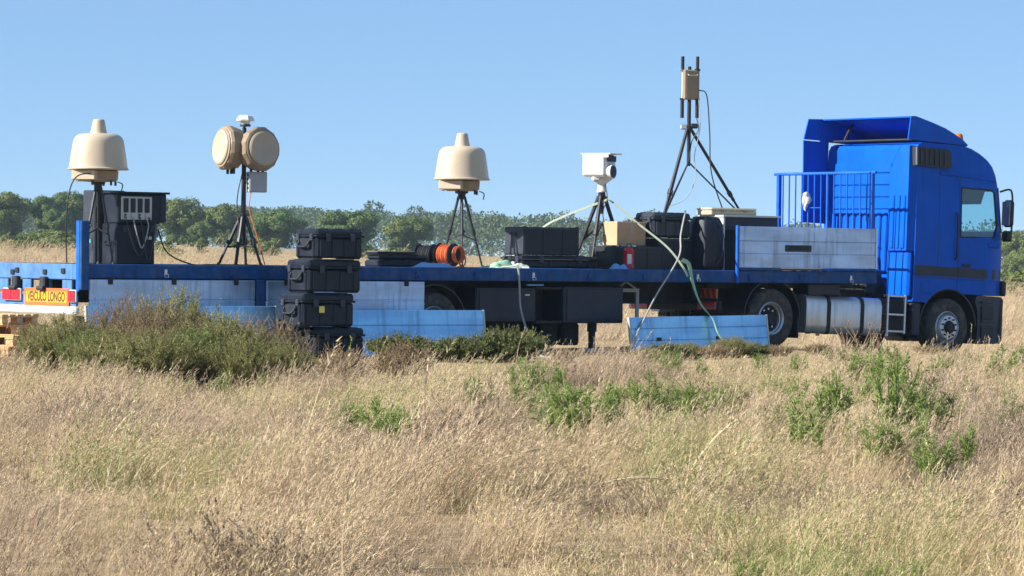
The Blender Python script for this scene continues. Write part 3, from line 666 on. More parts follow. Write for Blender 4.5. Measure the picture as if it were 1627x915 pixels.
# bumper corner, steps, front wheel arches
for s_ in (-1, 1):
    y0, y1 = s_ * (HW + 0.0), s_ * (HW - 0.5)
    bp = [(4.98, 1.125), (5.74, 1.125), (5.80, 0.95), (5.82, 0.55), (5.78, 0.26), (5.08, 0.24), (5.00, 0.32), (5.02, 0.55), (5.00, 0.85), (4.93, 1.02)]
    b = MB(); n = len(bp)
    b.v = [warp(x, y0, z) for x, z in bp] + [(x, y1, z) for x, z in bp]; b.f = [tuple(range(n)), tuple(range(2 * n - 1, n - 1, -1))] + [(i, (i + 1) % n, n + (i + 1) % n, n + i) for i in range(n)]
    bo = b.build('step_panel', 'navy', tk, 25)
    for z in (0.64, 0.98): MB().span((5.12, s_ * (HW - 0.02), z), (5.42, s_ * (HW + 0.012), z + 0.05), 0.008).build('step_tread', 'case_grey', bo)
    for z in (0.34, 0.70): MB().span((5.12, s_ * (HW - 0.02), z), (5.42, s_ * (HW + 0.004), z + 0.24), 0.006).build('step_recess', 'black', bo)
    MB().box((5.72, s_ * (HW - 0.10), 1.28), (0.10, 0.14, 0.28), 0.03).build('corner_deflector', 'black', bo)
    ar = [(4.27 + 0.70 * math.cos(R(a)), 0.50 + 0.70 * math.sin(R(a))) for a in range(5, 176, 10)]
    MB().sheet(ar, s_ * (HW - 0.40), s_ * (HW - 0.005), 0.03).build('wheel_arch', 'black', tk)
    MB().span((3.40, s_ * (HW - 0.42), 0.33), (3.60, s_ * (HW - 0.01), 0.945), 0.03).build('arch_panel', 'navy', tk)
MB().span((5.70, -1.08, 0.28), (5.85, 1.08, 1.12), 0.05).build('front_bumper', 'navy', tk)
# chassis
for y in (-0.43, 0.43):
    c = MB(); c.span((-1.15, y - 0.035, 0.78), (5.4, y + 0.035, 1.02)); c.build('chassis_rail', 'dark', tk)
MB().span((3.0, -0.5, 0.55), (5.2, 0.5, 1.28), 0.1).build('engine_block', 'dark', tk)
MB().cyl((0, -0.9, 0.52), (0, 0.9, 0.52), 0.09, n=12).build('drive_axle', 'dark', tk)
dfh = MB(); dfh.X = Matrix.Translation((0, 0, 0.52)); dfh.lathe([(0, -.22), (.15, -.2), (.22, 0), (.15, .2), (0, .22)], 16, 'x'); dfh.build('differential', 'dark', tk)
MB().cyl((4.27, -1.0, 0.48), (4.27, 1.0, 0.48), 0.06, n=10).build('front_axle', 'dark', tk)
fw = MB(); fw.span((-0.45, -0.45, 1.02), (0.45, 0.45, 1.09), 0.02); fw.span((-0.6, -0.5, 0.98), (0.6, 0.5, 1.03)); fw.build('fifth_wheel', 'dark', tk)
def flipped(x):                                   # mirrored wheel pivot for the left side
    e = bpy.data.objects.new('wheel_mount', None); COL.objects.link(e); e.parent = tk; return e
wheel(tk, (0.0, -1.25, 0.52), 0.52, 0.30, 'rim', 'rear', 48)
wheel(tk, (4.27, -1.22, 0.52), 0.52, 0.31, 'rim', 'front', 48)
for (x, y) in ((0.0, -0.90), (0.0, 0.62), (0.0, 0.96), (4.27, 0.90)):
    wheel(tk, (x, y, 0.52), 0.52, 0.30, 'rim_grey', 'rear', 32)
for s_ in (-1, 1):
    ar = [(0.63 * math.cos(R(a)), 0.55 + 0.63 * math.sin(R(a))) for a in range(-2, 188, 10)]
    y0 = -1.26 if s_ < 0 else 0.60
    MB().sheet(ar, y0, y0 + 0.66, 0.02).build('rear_mudguard', 'navy', tk)
    MB().span((0.61, y0 + 0.01, 0.20), (0.64, y0 + 0.62, 0.60)).build('mud_flap', 'black', tk)
ft = MB()
sect = [(-0.02, .32), (-0.33, .30), (-0.37, .34), (-0.39, .45), (-0.39, .83), (-0.36, .93), (-0.28, .975), (0.16, .975), (0.2, .93), (0.2, .34), (0.17, .30)]
ft.v = [(x, -0.82 + a, z) for x in (0.84, 2.64) for a, z in sect]; n = len(sect)
ft.f = [tuple(range(n)), tuple(range(2 * n - 1, n - 1, -1))] + [(i, (i + 1) % n, n + (i + 1) % n, n + i) for i in range(n)]
tank = ft.build('fuel_tank', 'tank', tk, 50)
for x in (1.37, 2.17):
    b = MB(); ring = [(x, -0.82 + a * 1.012 - .003, 0.64 + (z - 0.64) * 1.015) for a, z in sect + [sect[0]]]
    b.ribbon(ring, (1, 0, 0), 0.075, 0.012); b.build('tank_strap', 'dark', tank)
MB().cyl((1.75, -1.0, 0.97), (1.75, -1.0, 1.03), 0.06, n=16).build('filler_cap', 'black', tank)
ld = MB()
for x in (2.76, 3.18): ld.span((x - 0.02, -1.25, 0.36), (x + 0.02, -1.20, 1.06), 0.008)
ld = ld.build('side_ladder', 'steel', tk)
for z in (0.40, 0.70, 1.03): MB().span((2.76, -1.245, z - 0.02), (3.18, -1.10, z + 0.02), 0.008).build('rung', 'steel', ld)
bb = MB(); bb.span((2.70, -1.08, 0.38), (3.32, -0.5, 0.98), 0.03); bb.build('battery_box', 'dark', tk)
for y in (0.3, 0.0, -0.3):
    h = MB(); h.tube(smooth_path([(3.3, y, 1.75), (2.7, y + 0.1, 1.2), (2.2, y + .2, 1.45), (1.75, y + 0.1, 1.35)], 6), 0.018, 6); h.build('air_hose', 'black', tk)
MB().span((2.85, -0.5, 1.02), (3.30, 0.9, 1.45), 0.05).build('catwalk_box', 'dark', tk)
tt = MB(); tt.span((-1.2, -1.22, 0.60), (-1.12, 1.22, 0.78), 0.01); tt = tt.build('rear_crossbar', 'dark', tk)
for y in (-1.20, 0.62):
    cb = MB().span((-1.235, y, 0.82), (-1.205, y + 0.58, 0.985), 0.004).build('marker_board', 'amber', tt)
    for k in range(4):
        b = MB(); x = y + 0.02 + k * 0.14
        b.add([(-1.2365, x, .825), (-1.2365, x + .07, .825), (-1.2365, x + .12, .98), (-1.2365, x + .05, .98), (-1.2355, x, .825), (-1.2355, x + .07, .825), (-1.2355, x + .12, .98), (-1.2355, x + .05, .98)], [(0, 1, 2, 3), (7, 6, 5, 4), (0, 1, 5, 4), (1, 2, 6, 5), (2, 3, 7, 6), (3, 0, 4, 7)])
        b.build('red_chevron', 'red', cb)
    MB().box((-1.23, y + 0.25, 0.69), (0.05, 0.48, 0.15), 0.015).build('tail_lamp', 'red', tt)
    MB().span((-1.19, y + 0.05, 0.78), (-1.15, y + 0.12, 0.83)).build('marker_bracket', 'dark', tt)

for x in (1.10, 2.40):
    mk_ = MB().box((x, -1.235, 0.28), (0.09, 0.02, 0.045), 0.006).build('side_marker', 'amber', tk)
wh = MB(); wh.X = Matrix.Translation((5.15, 0.6, 2.12)) @ Matrix.Rotation(R(-35), 4, 'Y')
wh.tube([(0.22 * math.cos(R(a)), 0.22 * math.sin(R(a)), 0) for a in range(0, 361, 20)], 0.016, 6, False); wh.tube([(-.2, 0, 0), (.2, 0, 0)], 0.014, 6); wh.build('steering_wheel', 'interior', tk)
# ================================================================== BOARDS STANDING ON THE GROUND
def ground_board(u0, u1, v, ht, label, lean=8):
    p = T.w((u0 + u1) / 2, v, 0); z = height(p.x, p.y)
    e0, e1 = T.w(u0, v, 0), T.w(u1, v, 0)
    tilt = math.atan2(height(e1.x, e1.y) - height(e0.x, e0.y), u1 - u0)
    m = Matrix.Translation((p.x, p.y, z)) @ Matrix.Rotation(R(36), 4, 'Z') @ Matrix.Rotation(-tilt, 4, 'Y') @ Matrix.Rotation(R(-lean), 4, 'X')
    t = thing('loose_side_board', label, 'side board', m, 'side boards taken off and stood on the ground')
    L = (u1 - u0) / 2
    MB().span((-L + .02, 0.004, 0.01), (L - .02, 0.03, ht - 0.01)).build('backing', 'alu_blue', t)
    h = ht / 3
    for k in range(3): MB().span((-L + .03, -0.012, k * h + 0.004), (L - .03, 0.003, (k + 1) * h - 0.004), 0.006).build('plank', 'alu_blue', t)
    for x in (-L, L - 0.03): MB().span((x, -0.016, 0.0), (x + 0.03, 0.035, ht), 0.005).build('end_cap', 'ltgrey', t)
    for x in (-L * .6, L * .25): MB().box((x, -0.018, ht * .36), (0.10, 0.02, 0.06), 0.006).build('latch', 'dark', t)
    return t
ground_board(-0.2, 3.15, -0.62, 0.80, 'blue grey side board standing on the ground behind the tangled bush')
ground_board(3.75, 7.08, -0.62, 0.74, 'blue grey side board standing on the ground beside the black case stack')
ground_board(10.02, 13.03, -0.62, 0.60, 'blue grey side board standing in front of the drive wheel under green strap')

# ================================================================== CASES
def transit_case(name, label, cat, m, L, D, Hh, group=None, mat='case', handle=True, wheels=False):
    """box case; front face at y=0 towards the camera, left end at x=0, resting on z=0"""
    t = thing(name, label, cat, m, group); lid = Hh * 0.28
    b = MB(); b.span((0.02, 0.02, 0.015), (L - 0.02, D - 0.02, Hh - lid - 0.006), 0.03)
    for k in range(4):
        x = L * (0.12 + 0.25 * k); b.span((x - 0.03, 0.0, 0.03), (x + 0.03, 0.022, Hh - lid - 0.03), 0.01)
    for x in (0.1, L - 0.1): b.span((x - 0.05, 0.05, 0.0), (x + 0.05, D - 0.05, 0.03), 0.008)
    for y in (D * .16, D * .84): b.span((0.0, y - 0.03, 0.03), (0.022, y + 0.03, Hh - lid - 0.03), 0.01)
    b.build('case_body', mat, t)
    c = MB(); c.span((0.015, 0.015, Hh - lid + 0.006), (L - 0.015, D - 0.015, Hh - 0.012), 0.035)
    c.span((0.0, 0.0, Hh - lid - 0.004), (L, D, Hh - lid + 0.03), 0.01)
    for k in range(3):
        x = L * (0.2 + 0.3 * k); c.span((x - 0.08, 0.06, Hh - 0.02), (x + 0.08, D - 0.06, Hh), 0.008)
    c.build('case_lid', mat, t)
    for x in (L * .25, L * .75):
        q = MB(); q.box((x, -0.008, Hh - lid - 0.01), (0.09, 0.022, 0.12), 0.01); q.build('latch', 'case_grey', t)
    for y in (D * .2, D * .8): MB().box((-0.008, y, Hh - lid - 0.005), (0.022, 0.08, 0.11), 0.01).build('latch', 'case_grey', t)
    if handle:
        hz = Hh * 0.40
        MB().span((-0.004, D * .28, hz - 0.03), (0.021, D * .72, hz + 0.13), 0.008).build('handle_recess', 'black', t)
        h = MB(); h.tube([(0.0, D * .27, hz + .10), (-0.045, D * .30, hz + 0.02), (-0.05, D * .36, hz), (-0.05, D * .64, hz), (-0.045, D * .70, hz + 0.02), (0.0, D * .73, hz + .10)], 0.016, 8); h.build('carry_handle', 'black', t)
    if wheels:
        for y in (D * .12, D * .88): MB().cyl((0.03, y - 0.03, 0.045), (0.03, y + 0.03, 0.045), 0.045, n=14).build('case_wheel', 'black', t)
    return t
gst = 'rugged black cases stacked beside the trailer'
def gz(u, v): p = T.w(u, v, 0); return height(p.x, p.y)
z0 = gz(3.6, -1.2)
lay = [(3.32, -1.32, 0.48, 0.92, 'bottom black case of the stack beside the trailer, half hidden by grass'),
       (3.08, -1.36, 0.525, 1.00, 'black case with small yellow label, second from the bottom of the stack'),
       (3.19, -1.34, 0.515, 1.00, 'black case directly under the topmost case of the four case stack'),
       (3.34, -1.32, 0.47, 0.88, 'topmost black case of the stack beside the trailer')]
zc = z0
for k, (u, v, hh, L, lb_) in enumerate(lay):
    c = transit_case('transit_case', lb_, 'case', T.mat(u, v, zc, R((-3, 2, 0, -1)[k])), L, 0.66, hh, gst, 'case', True, k == 1)
    if k == 1:
        MB().box((L * 0.36, -0.003, hh * .52), (0.10, 0.006, 0.10)).build('yellow_label', 'label_yellow', c)
    zc += hh + 0.002
# cases on the deck
transit_case('transit_case', 'low wide black case lying under a taller box on the trailer deck', 'case', T.mat(8.60, 0.55, DK), 1.62, 0.62, 0.225, None, 'case', False)
def box_case(name, label, cat, m, L, D, Hh, mat='case', endmat='case_grey', group=None):
    t = thing(name, label, cat, m, group)
    MB().span((0.012, 0, 0), (L, D, Hh), 0.015).build('case_body', mat, t)
    MB().span((0.0, 0.015, 0.015), (0.011, D - 0.015, Hh - 0.015), 0.004).build('end_panel', endmat, t)
    h = MB(); h.span((-0.006, D * .35, Hh * .66), (-0.001, D * .65, Hh * .80)); h.build('handle_recess', 'black', t)
    MB().tube([(-0.004, D * .36, Hh * .79), (-0.03, D * .4, Hh * .74), (-0.03, D * .6, Hh * .74), (-0.004, D * .64, Hh * .79)], 0.010, 6).build('carry_handle', 'black', t)
    for x in (L * .35, L * .7): MB().span((x - 0.008, -0.010, 0.02), (x + 0.008, -0.001, Hh - 0.02), 0.003).build('case_rib', mat, t)
    MB().span((0.0, -0.006, Hh - 0.035), (L + .004, -0.0005, Hh - 0.01), 0.002).build('edge_trim', 'case_grey', t)
    for x in (0.04, L - 0.04): MB().box((x, 0.0 + .03, Hh + .004), (0.06, 0.06, 0.008), 0.003).build('corner_plate', 'dark', t)
    return t
box_case('equipment_case', 'black box with grey end panel on a low wide case on the deck', 'case', T.mat(8.66, 0.58, DK + 0.228), 1.16, 0.56, 0.47)
# black boxes near the cardboard box
box_case('equipment_case', 'long dark box lying on the deck under the tan cardboard box', 'case', T.mat(10.42, 0.42, DK), 1.05, 0.70, 0.40, 'black', 'black')
cb = thing('cardboard_box', 'tan cardboard box on dark case beside white camera tripod', 'cardboard box', T.mat(10.65, 0.62, DK + 0.412))
MB().span((0, 0, 0), (0.62, 0.40, 0.40), 0.006).build('carton', 'carton', cb)
MB().span((0.02, 0.02, 0.401), (0.305, 0.38, 0.407)).build('flap', 'carton', cb); MB().span((0.315, 0.02, 0.401), (0.60, 0.38, 0.407)).build('flap', 'carton', cb)
MB().span((0.29, -0.003, 0.2), (0.33, -0.0005, 0.4)).build('tape', 'sand_lens', cb)
rl_ = thing('red_lantern', 'small red and white lantern standing on the deck before dark box', 'lantern', T.mat(10.62, 0.25, DK))
lq = MB(); lq.lathe([(0.09, 0.0), (0.10, 0.04), (0.09, 0.08), (0.085, 0.28), (0.095, 0.32), (0.07, 0.37), (0.0, 0.38)], 20); lq.build('lantern_body', 'red', rl_)
MB().box((-0.045, -0.075, 0.18), (0.07, 0.03, 0.17), 0.01, (0, 0, R(-30))).build('lantern_glass', 'white', rl_)
MB().tube([(-0.06, 0, .36), (-0.04, 0, .44), (0.04, 0, .44), (0.06, 0, .36)], 0.008, 6).build('handle', 'black', rl_)
g3 = 'black cases stacked near the grey desk'
box_case('equipment_case', 'large black case at the bottom of pair beside the grey cabinet', 'case', T.mat(11.40, 0.45, DK), 1.00, 0.62, 0.54, 'case', 'case', g3)
transit_case('transit_case', 'black grey ended case on top of large case beside the grey cabinet', 'case', T.mat(11.32, 0.48, DK + 0.55), 0.86, 0.55, 0.44, g3, 'case_grey', True)
bd = thing('soft_bag', 'black soft bag slumped against the grey cabinet', 'bag', T.mat(12.42, 0.40, DK))
bg_ = MB(); bg_.lathe([(0.0, 0.0), (0.29, 0.0), (0.34, 0.06), (0.35, 0.30), (0.33, 0.60), (0.31, 0.82), (0.25, 0.93), (0.0, 0.96)], 40)
def squarish(x, y, z):
    a = math.atan2(y, x); k = 0.80 / max(abs(math.cos(a)), abs(math.sin(a))) * .6 + .45; q = 0.03 * mnoise.noise((x * 7, y * 7, z * 6))
    return (x * k * .78 + q, y * k * .85 + q, z - .05 * (x + .3) * z)
bg_.v = [squarish(*p) for p in bg_.v]; bg_.build('bag_body', 'case', bd, 60)
MB().tube(smooth_path([(0.05, -0.22, .85), (0.12, -0.33, .60), (0.10, -0.34, .3), (0.02, -0.29, .12)], 6), 0.014, 6).build('shoulder_strap', 'black', bd)
dk_ = thing('grey_cabinet', 'open light grey cabinet with wide dark top on the deck', 'cabinet', T.mat(12.80, 0.40, DK))
MB().span((0.0, 0.0, 0.0), (0.03, 0.62, 0.93), 0.004).build('side_panel', 'ltgrey', dk_)
MB().span((0.0, -0.006, 0.0), (0.036, 0.0, 0.93)).build('edge_trim', 'white', dk_)
MB().span((-0.02, -0.03, 0.931), (1.30, 0.66, 0.965), 0.004).build('top', 'ltgrey', dk_)
MB().span((0.031, 0.05, 0.72), (1.28, 0.60, 0.93)).build('drawer_body', 'navy', dk_)
MB().span((1.25, 0.0, 0.0), (1.28, 0.62, 0.719), 0.004).build('side_panel', 'ltgrey', dk_)
MB().span((0.031, 0.55, 0.0), (1.249, 0.58, 0.719)).build('back_panel', 'navy', dk_)
MB().box((-0.004, 0.30, 0.12), (0.006, 0.16, 0.14), 0.002).build('vent_plate', 'white', dk_)
MB().box((-0.008, 0.30, 0.11), (0.006, 0.07, 0.07), 0.002).build('vent_hole', 'dark', dk_)
bx = thing('beige_case', 'flat beige box lying on the grey cabinet', 'case', T.mat(12.72, 0.62, DK + 0.966))
MB().span((0.0, 0.0, 0.0), (1.02, 0.42, 0.075), 0.012).build('case_body', 'beige_box', bx)
MB().span((-0.006, -0.006, 0.078), (1.026, 0.426, 0.125), 0.02).build('case_lid', 'beige_box', bx)
for x in (0.25, 0.75): MB().box((x, -0.010, 0.075), (0.07, 0.012, 0.05), 0.004).build('latch', 'sand_dark', bx)
# rack group at the tail of the deck
rk1 = thing('rack_case', 'tall narrow black rack case behind the rear radome tripod', 'rack', T.mat(1.19, 1.74, DK))
MB().span((0.0, 0.0, 0.0), (0.56, 0.38, 1.16), 0.02).build('case_body', 'case_grey', rk1)
for z in (0.22, 0.52, 0.80): MB().span((-0.008, 0.05, z), (-0.001, 0.33, z + 0.2), 0.003).build('rack_module', 'case_grey', rk1)
for z in (0.30, 0.86): MB().box((0.28, -0.012, z), (0.36, 0.02, 0.10), 0.006).build('front_module', 'case_grey', rk1)
MB().box((-0.012, 0.19, 0.36), (0.012, 0.2, 0.06), 0.004).build('display', 'turquoise', rk1)
rk2 = thing('equipment_case', 'square black case under the rack of connectors at trailer tail', 'case', T.mat(1.30, 1.25, DK))
MB().span((0.0, 0.0, 0.0), (0.70, 0.45, 0.64), 0.02).build('case_body', 'case', rk2)
for x in (0.15, 0.65): MB().box((x, -0.01, 0.56), (0.08, 0.02, 0.10), 0.006).build('latch', 'case_grey', rk2)
MB().box((0.58, -0.004, 0.42), (0.11, 0.006, 0.045)).build('white_label', 'white', rk2)
MB().tube([(-0.002, 0.12, 0.36), (-0.04, 0.14, .32), (-0.04, 0.3, .32), (-0.002, 0.32, .36)], 0.012, 6).build('carry_handle', 'black', rk2)
rk3 = thing('connector_rack', 'black rack with grey connector panel and looping cables at trailer tail', 'rack', T.mat(1.32, 1.23, DK + 0.642))
MB().span((0.0, 0.0, 0.0), (0.76, 0.45, 0.46), 0.015).build('case_body', 'case', rk3)
pn = MB().span((0.05, -0.014, 0.06), (0.60, -0.001, 0.42), 0.004).build('connector_panel', 'ltgrey', rk3)
for k in range(4): MB().span((0.09 + k * .125, -0.022, 0.17), (0.18 + k * .125, -0.0145, 0.39), 0.003).build('module', 'black', pn)
for k in range(4):
    for z in (0.095, 0.135): MB().cyl((0.12 + k * .125, -0.04, z), (0.12 + k * .125, -0.015, z), 0.016, n=10).build('connector', 'steel' if k % 2 else 'dark', pn)
MB().span((-0.03, -0.07, 0.462), (0.90, 0.49, 0.495), 0.012).build('rain_cover', 'case', rk3)
MB().span((0.761, 0.02, 0.02), (0.88, 0.46, 0.461), 0.012).build('side_cover', 'navy', rk3)
for k, (a, b, dp) in enumerate(((0.12, 0.55, 0.50), (0.25, 0.50, 0.38), (0.37, 0.62, 0.58))):
    MB().tube(smooth_path([(a, -0.04, 0.10), (a + .01, -0.09, -0.05), ((a + b) / 2, -0.10, -dp), (b, -0.08, -0.06), (b - .02, -0.04, 0.10)], 7), 0.011, 6).build('cable_loop', 'cable_grey' if k == 1 else 'cable', rk3)

# ================================================================== TRIPODS WITH SENSORS
def tripod(t, apex, feet, r=0.022, brace=True, column=0.0, mat='tripod', upper=0.5):
    """feet: list of local xy(z) points; apex at height"""
    hb = MB(); hb.X = Matrix.Translation((0, 0, apex)); hb.lathe([(0.03, -0.10), (0.06, -0.09), (0.065, 0.0), (0.05, 0.02), (0.0, 0.02)], 14); hb.build('tripod_head', mat, t)
    for fpt in feet:
        fx, fy = fpt[0], fpt[1]; fz = fpt[2] if len(fpt) > 2 else 0.0
        a = Vector((0.05 * fx / max(.1, math.hypot(fx, fy)), 0.05 * fy / max(.1, math.hypot(fx, fy)), apex - 0.05)); f_ = Vector((fx, fy, fz + 0.01)); mid = a.lerp(f_, upper)
        lg = MB(); lg.tube([a, a.lerp(f_, upper + 0.05)], r, 8); lg.tube([a.lerp(f_, upper), f_], r * 0.72, 8); lg = lg.build('leg', mat, t)
        d = (f_ - a).normalized()
        MB().tube([mid - d * 0.04, mid + d * 0.05], r * 1.5, 8).build('leg_clamp', mat, lg)
        k = MB(); sdv = Vector((-d.y, d.x, 0)).normalized() if math.hypot(d.x, d.y) > .01 else Vector((1, 0, 0)); k.tube([mid, mid + sdv * 0.055], 0.014, 6); k.build('clamp_knob', mat, lg)
        ft_ = MB(); ft_.X = Matrix.Translation((fx, fy, fz)); ft_.lathe([(0.0, 0.0), (0.035, 0.0), (0.035, 0.015), (0.018, 0.05), (0.0, 0.05)], 12); ft_.build('foot', 'rubber', lg)
        if brace:
            c = Vector((0, 0, apex * (1 - brace) + fz * brace)) if isinstance(brace, float) else Vector((0, 0, apex * 0.55))
            MB().tube([c, a.lerp(f_, 0.62)], r * 0.5, 6).build('brace', mat, lg)
    if column > 0: MB().cyl((0, 0, apex - column), (0, 0, apex), r * 1.1, n=10).build('centre_column', mat, t)
def radome(label, m, feet, base_label=None):
    t = thing('radome_radar', label, 'radar', m)
    dm = MB(); dm.X = Matrix.Translation((0, 0, 1.46))
    dm.lathe([(0.30, 0.0), (0.462, 0.0), (0.472, 0.008), (0.472, 0.022), (0.455, 0.030), (0.450, 0.045), (0.440, 0.12), (0.418, 0.27), (0.398, 0.40), (0.388, 0.45), (0.368, 0.495), (0.335, 0.53), (0.29, 0.552), (0.22, 0.562), (0.135, 0.566)], 56)
    dm = dm.build('dome', 'sand', t, 60)
    cn = MB(); cn.X = Matrix.Translation((0, 0, 1.46)); cn.lathe([(0.135, 0.560), (0.128, 0.575), (0.122, 0.60), (0.092, 0.755), (0.084, 0.775), (0.06, 0.785), (0.0, 0.788)], 32); cn.build('top_cone', 'sand', dm, 50)
    bs = MB(); bs.X = Matrix.Translation((0, 0, 1.46)); bs.lathe([(0.16, -0.185), (0.27, -0.18), (0.315, -0.15), (0.325, -0.02), (0.30, -0.001)], 8, rot0=R(22.5)); bs = bs.build('base_housing', 'sand_dark', t, 25)
    MB().box((-0.17, -0.26, 1.46 - 0.085), (0.40, 0.14, 0.15), 0.012, (0, 0, R(-20))).build('power_unit', 'sand', bs)
    MB().box((-0.31, 0.02, 1.46 - 0.095), (0.07, 0.22, 0.17), 0.012).build('side_unit', 'sand', bs)
    for a in (-40, 30, 80, -100):
        c = MB(); x, y = 0.29 * math.cos(R(a)), 0.29 * math.sin(R(a)); c.cyl((x, y, 1.46 - 0.24), (x, y, 1.46 - 0.17), 0.018, n=8); c.build('connector', 'black', bs)
    MB().tube(smooth_path([(0.29, 0.08, 1.28), (0.37, 0.06, 1.24), (0.36, 0.02, 1.14)], 6), 0.009, 6).build('pigtail_cable', 'cable', bs)
    MB().cyl((0, 0, 1.24), (0, 0, 1.30), 0.11, n=20).build('mount_plate', 'tripod', t)
    tripod(t, 1.24, feet, 0.022, 0.55, 0.35)
    return t
ra = R(0)
def local_feet(frame_m, pts): inv = frame_m.inverted(); return [tuple((inv @ p)) for p in pts]
m1 = T.mat(0.95, 1.2, DK, R(-36)); radome('sand coloured bell shaped radome on tripod at the tail of the trailer', m1, [(-0.20, -0.28), (0.26, -0.10), (-0.02, 0.34)])
m2 = T.mat(7.82, 1.2, DK, R(-36)); radome('sand coloured bell shaped radome on tripod behind the orange cable reel', m2, [(-0.33, 0.05), (0.36, -0.02), (0.03, -0.35)])
# twin panel radar mast
m3 = T.mat(3.58, 1.2, DK, R(-36))
pr = thing('panel_radar', 'radar mast with two octagonal sand coloured panels and white antenna on top', 'radar', m3)
tripod(pr, 0.82, [(-0.38, -0.10), (0.30, -0.16), (0.02, 0.36), (-0.08, -0.34)], 0.03, 0.6, 0.5)
MB().tube([(0, 0, 0.35), (0, 0, 0.86), (0, 0, 2.20)], [0.04, 0.04, 0.033], 12).build('mast', 'tripod', pr)
MB().cyl((0, 0, 2.18), (0, 0, 2.30), 0.018, n=10).build('antenna_stub', 'tripod', pr)
an = MB(); an.X = Matrix.Translation((0.015, 0, 2.295)); an.lathe([(0.07, -0.05), (0.08, 0.0), (0.15, 0.012), (0.152, 0.03), (0.115, 0.085), (0.09, 0.10), (0.0, 0.105)], 8, rot0=R(22.5)); an.build('white_antenna', 'white', pr, 20)
MB().cyl((0.015, 0, 2.215), (0.015, 0, 2.25), 0.085, n=16).build('antenna_collar', 'black', pr)
def panel(ctr, ang, roll):
    # face normal in the world xy plane at angle ang, slightly tilted
    X = Matrix.Translation(ctr) @ Matrix.Rotation(R(ang), 4, 'Z') @ Matrix.Rotation(R(-4), 4, 'Y')
    X = X @ Matrix.Diagonal((1.25, 1.13, 1.13, 1)); b = MB(); b.X = X; b.lathe([(0.20, -0.20), (0.28, -0.17), (0.318, -0.04), (0.322, 0.0), (0.30, 0.035), (0.265, 0.05)], 12, 'x', rot0=R(15)); b = b.build('panel_housing', 'sand_dark', pr, 20)
    f_ = MB(); f_.X = X; f_.lathe([(0.245, 0.045), (0.245, 0.075), (0.222, 0.088), (0.215, 0.085), (0.0, 0.087)], 40, 'x'); f_.build('panel_face', 'sand_lens', b)
    r_ = MB(); r_.X = X; r_.lathe([(0.275, 0.035), (0.28, 0.055), (0.25, 0.062)], 40, 'x'); r_.build('face_ring', 'sand_dark', b)
    bk = MB(); bk.X = X; bk.box((-0.22, 0, 0), (0.10, 0.16, 0.24), 0.02); bk.build('panel_bracket', 'tripod', b)
    for y in (-0.10, 0.02, 0.1):
        c = MB(); c.X = X; c.cyl((-0.10, y, -0.36), (-0.10, y, -0.28), 0.02, n=8); c.build('connector', 'black', b)
panel((-0.30, 0.0, 1.875), 180 + 30, 0); panel((0.27, -0.06, 1.86), 310, 0)
MB().tube([(-0.22, 0.06, 1.85), (0.22, 0.06, 1.85)], 0.03, 8).build('cross_arm', 'tripod', pr)
jb = MB().box((0.205, -0.02, 1.335), (0.30, 0.20, 0.33), 0.012).build('control_box', 'grey', pr)
for z in (1.24, 1.31, 1.38, 1.45): MB().box((0.05, -0.06, z), (0.014, 0.10, 0.035), 0.004).build('side_connector', 'black', jb)
MB().box((0.21, -0.121, 1.46), (0.08, 0.006, 0.025), 0.002).build('maker_plate', 'dark', jb)
MB().box((0.205, -0.123, 1.335), (0.25, 0.006, 0.28), 0.002).build('box_lid', 'grey', jb)
jb.rotation_euler.z = R(17)
MB().tube(smooth_path([(0.02, -0.05, 1.62), (-0.06, -0.06, 1.3), (-0.10, -0.05, 1.0), (-0.07, -0.06, 0.6), (-0.12, -0.12, 0.0)], 7), 0.010, 6).build('signal_cable', 'cable', pr)
MB().tube(smooth_path([(0.12, -0.05, 1.17), (0.10, -0.07, 0.9), (0.22, -0.10, 0.5), (0.36, -0.12, 0.02)], 7), 0.009, 6).build('power_cable', 'orange_cable', pr)
# white pan tilt camera
m4 = T.mat(10.72, 1.15, DK, R(-36))
pc = thing('surveillance_camera', 'white pan tilt surveillance camera on tall black tripod', 'camera', m4)
tripod(pc, 1.30, [(-0.50, -0.05), (-0.18, -0.42), (0.46, 0.20), ], 0.034, 0.4, 0.35)
pd = MB(); pd.X = Matrix.Translation((0, 0, 1.30)); pd.lathe([(0.085, 0.02), (0.09, 0.05), (0.075, 0.07), (0.07, 0.15), (0.085, 0.17), (0.085, 0.20), (0.0, 0.2)], 24); pd.build('pedestal', 'white', pc)
yk = MB(); yk.box((0.0, 0.0, 1.545), (0.27, 0.22, 0.12), 0.03); yk.box((-0.10, 0.0, 1.68), (0.16, 0.26, 0.36), 0.035); yk.box((0.14, 0.02, 1.66), (0.08, 0.2, 0.28), 0.03); yk.build('yoke', 'white', pc)
hs = MB(); hs.X = Matrix.Translation((0, 0, 1.78)) @ Matrix.Rotation(R(-30), 4, 'Z')
hs.box((-0.05, -0.02, -0.01), (0.46, 0.40, 0.38), 0.04); hs = hs.build('camera_housing', 'white', pc)
ln = MB(); ln.X = Matrix.Translation((0, 0, 1.72)) @ Matrix.Rotation(R(-30), 4, 'Z'); ln.cyl((0.12, -0.06, -0.05), (0.25, -0.06, -0.05), 0.125, n=24); ln.build('lens_barrel', 'white', hs)
ln = MB(); ln.X = Matrix.Translation((0, 0, 1.72)) @ Matrix.Rotation(R(-30), 4, 'Z'); ln.cyl((0.251, -0.06, -0.05), (0.256, -0.06, -0.05), 0.105, n=24); ln.build('lens_glass', 'black', hs)
ln = MB(); ln.X = Matrix.Translation((0, 0, 1.86)) @ Matrix.Rotation(R(-30), 4, 'Z'); ln.box((0.19, -0.02, 0.03), (0.04, 0.30, 0.10), 0.01); ln.build('lens_window', 'black', hs)
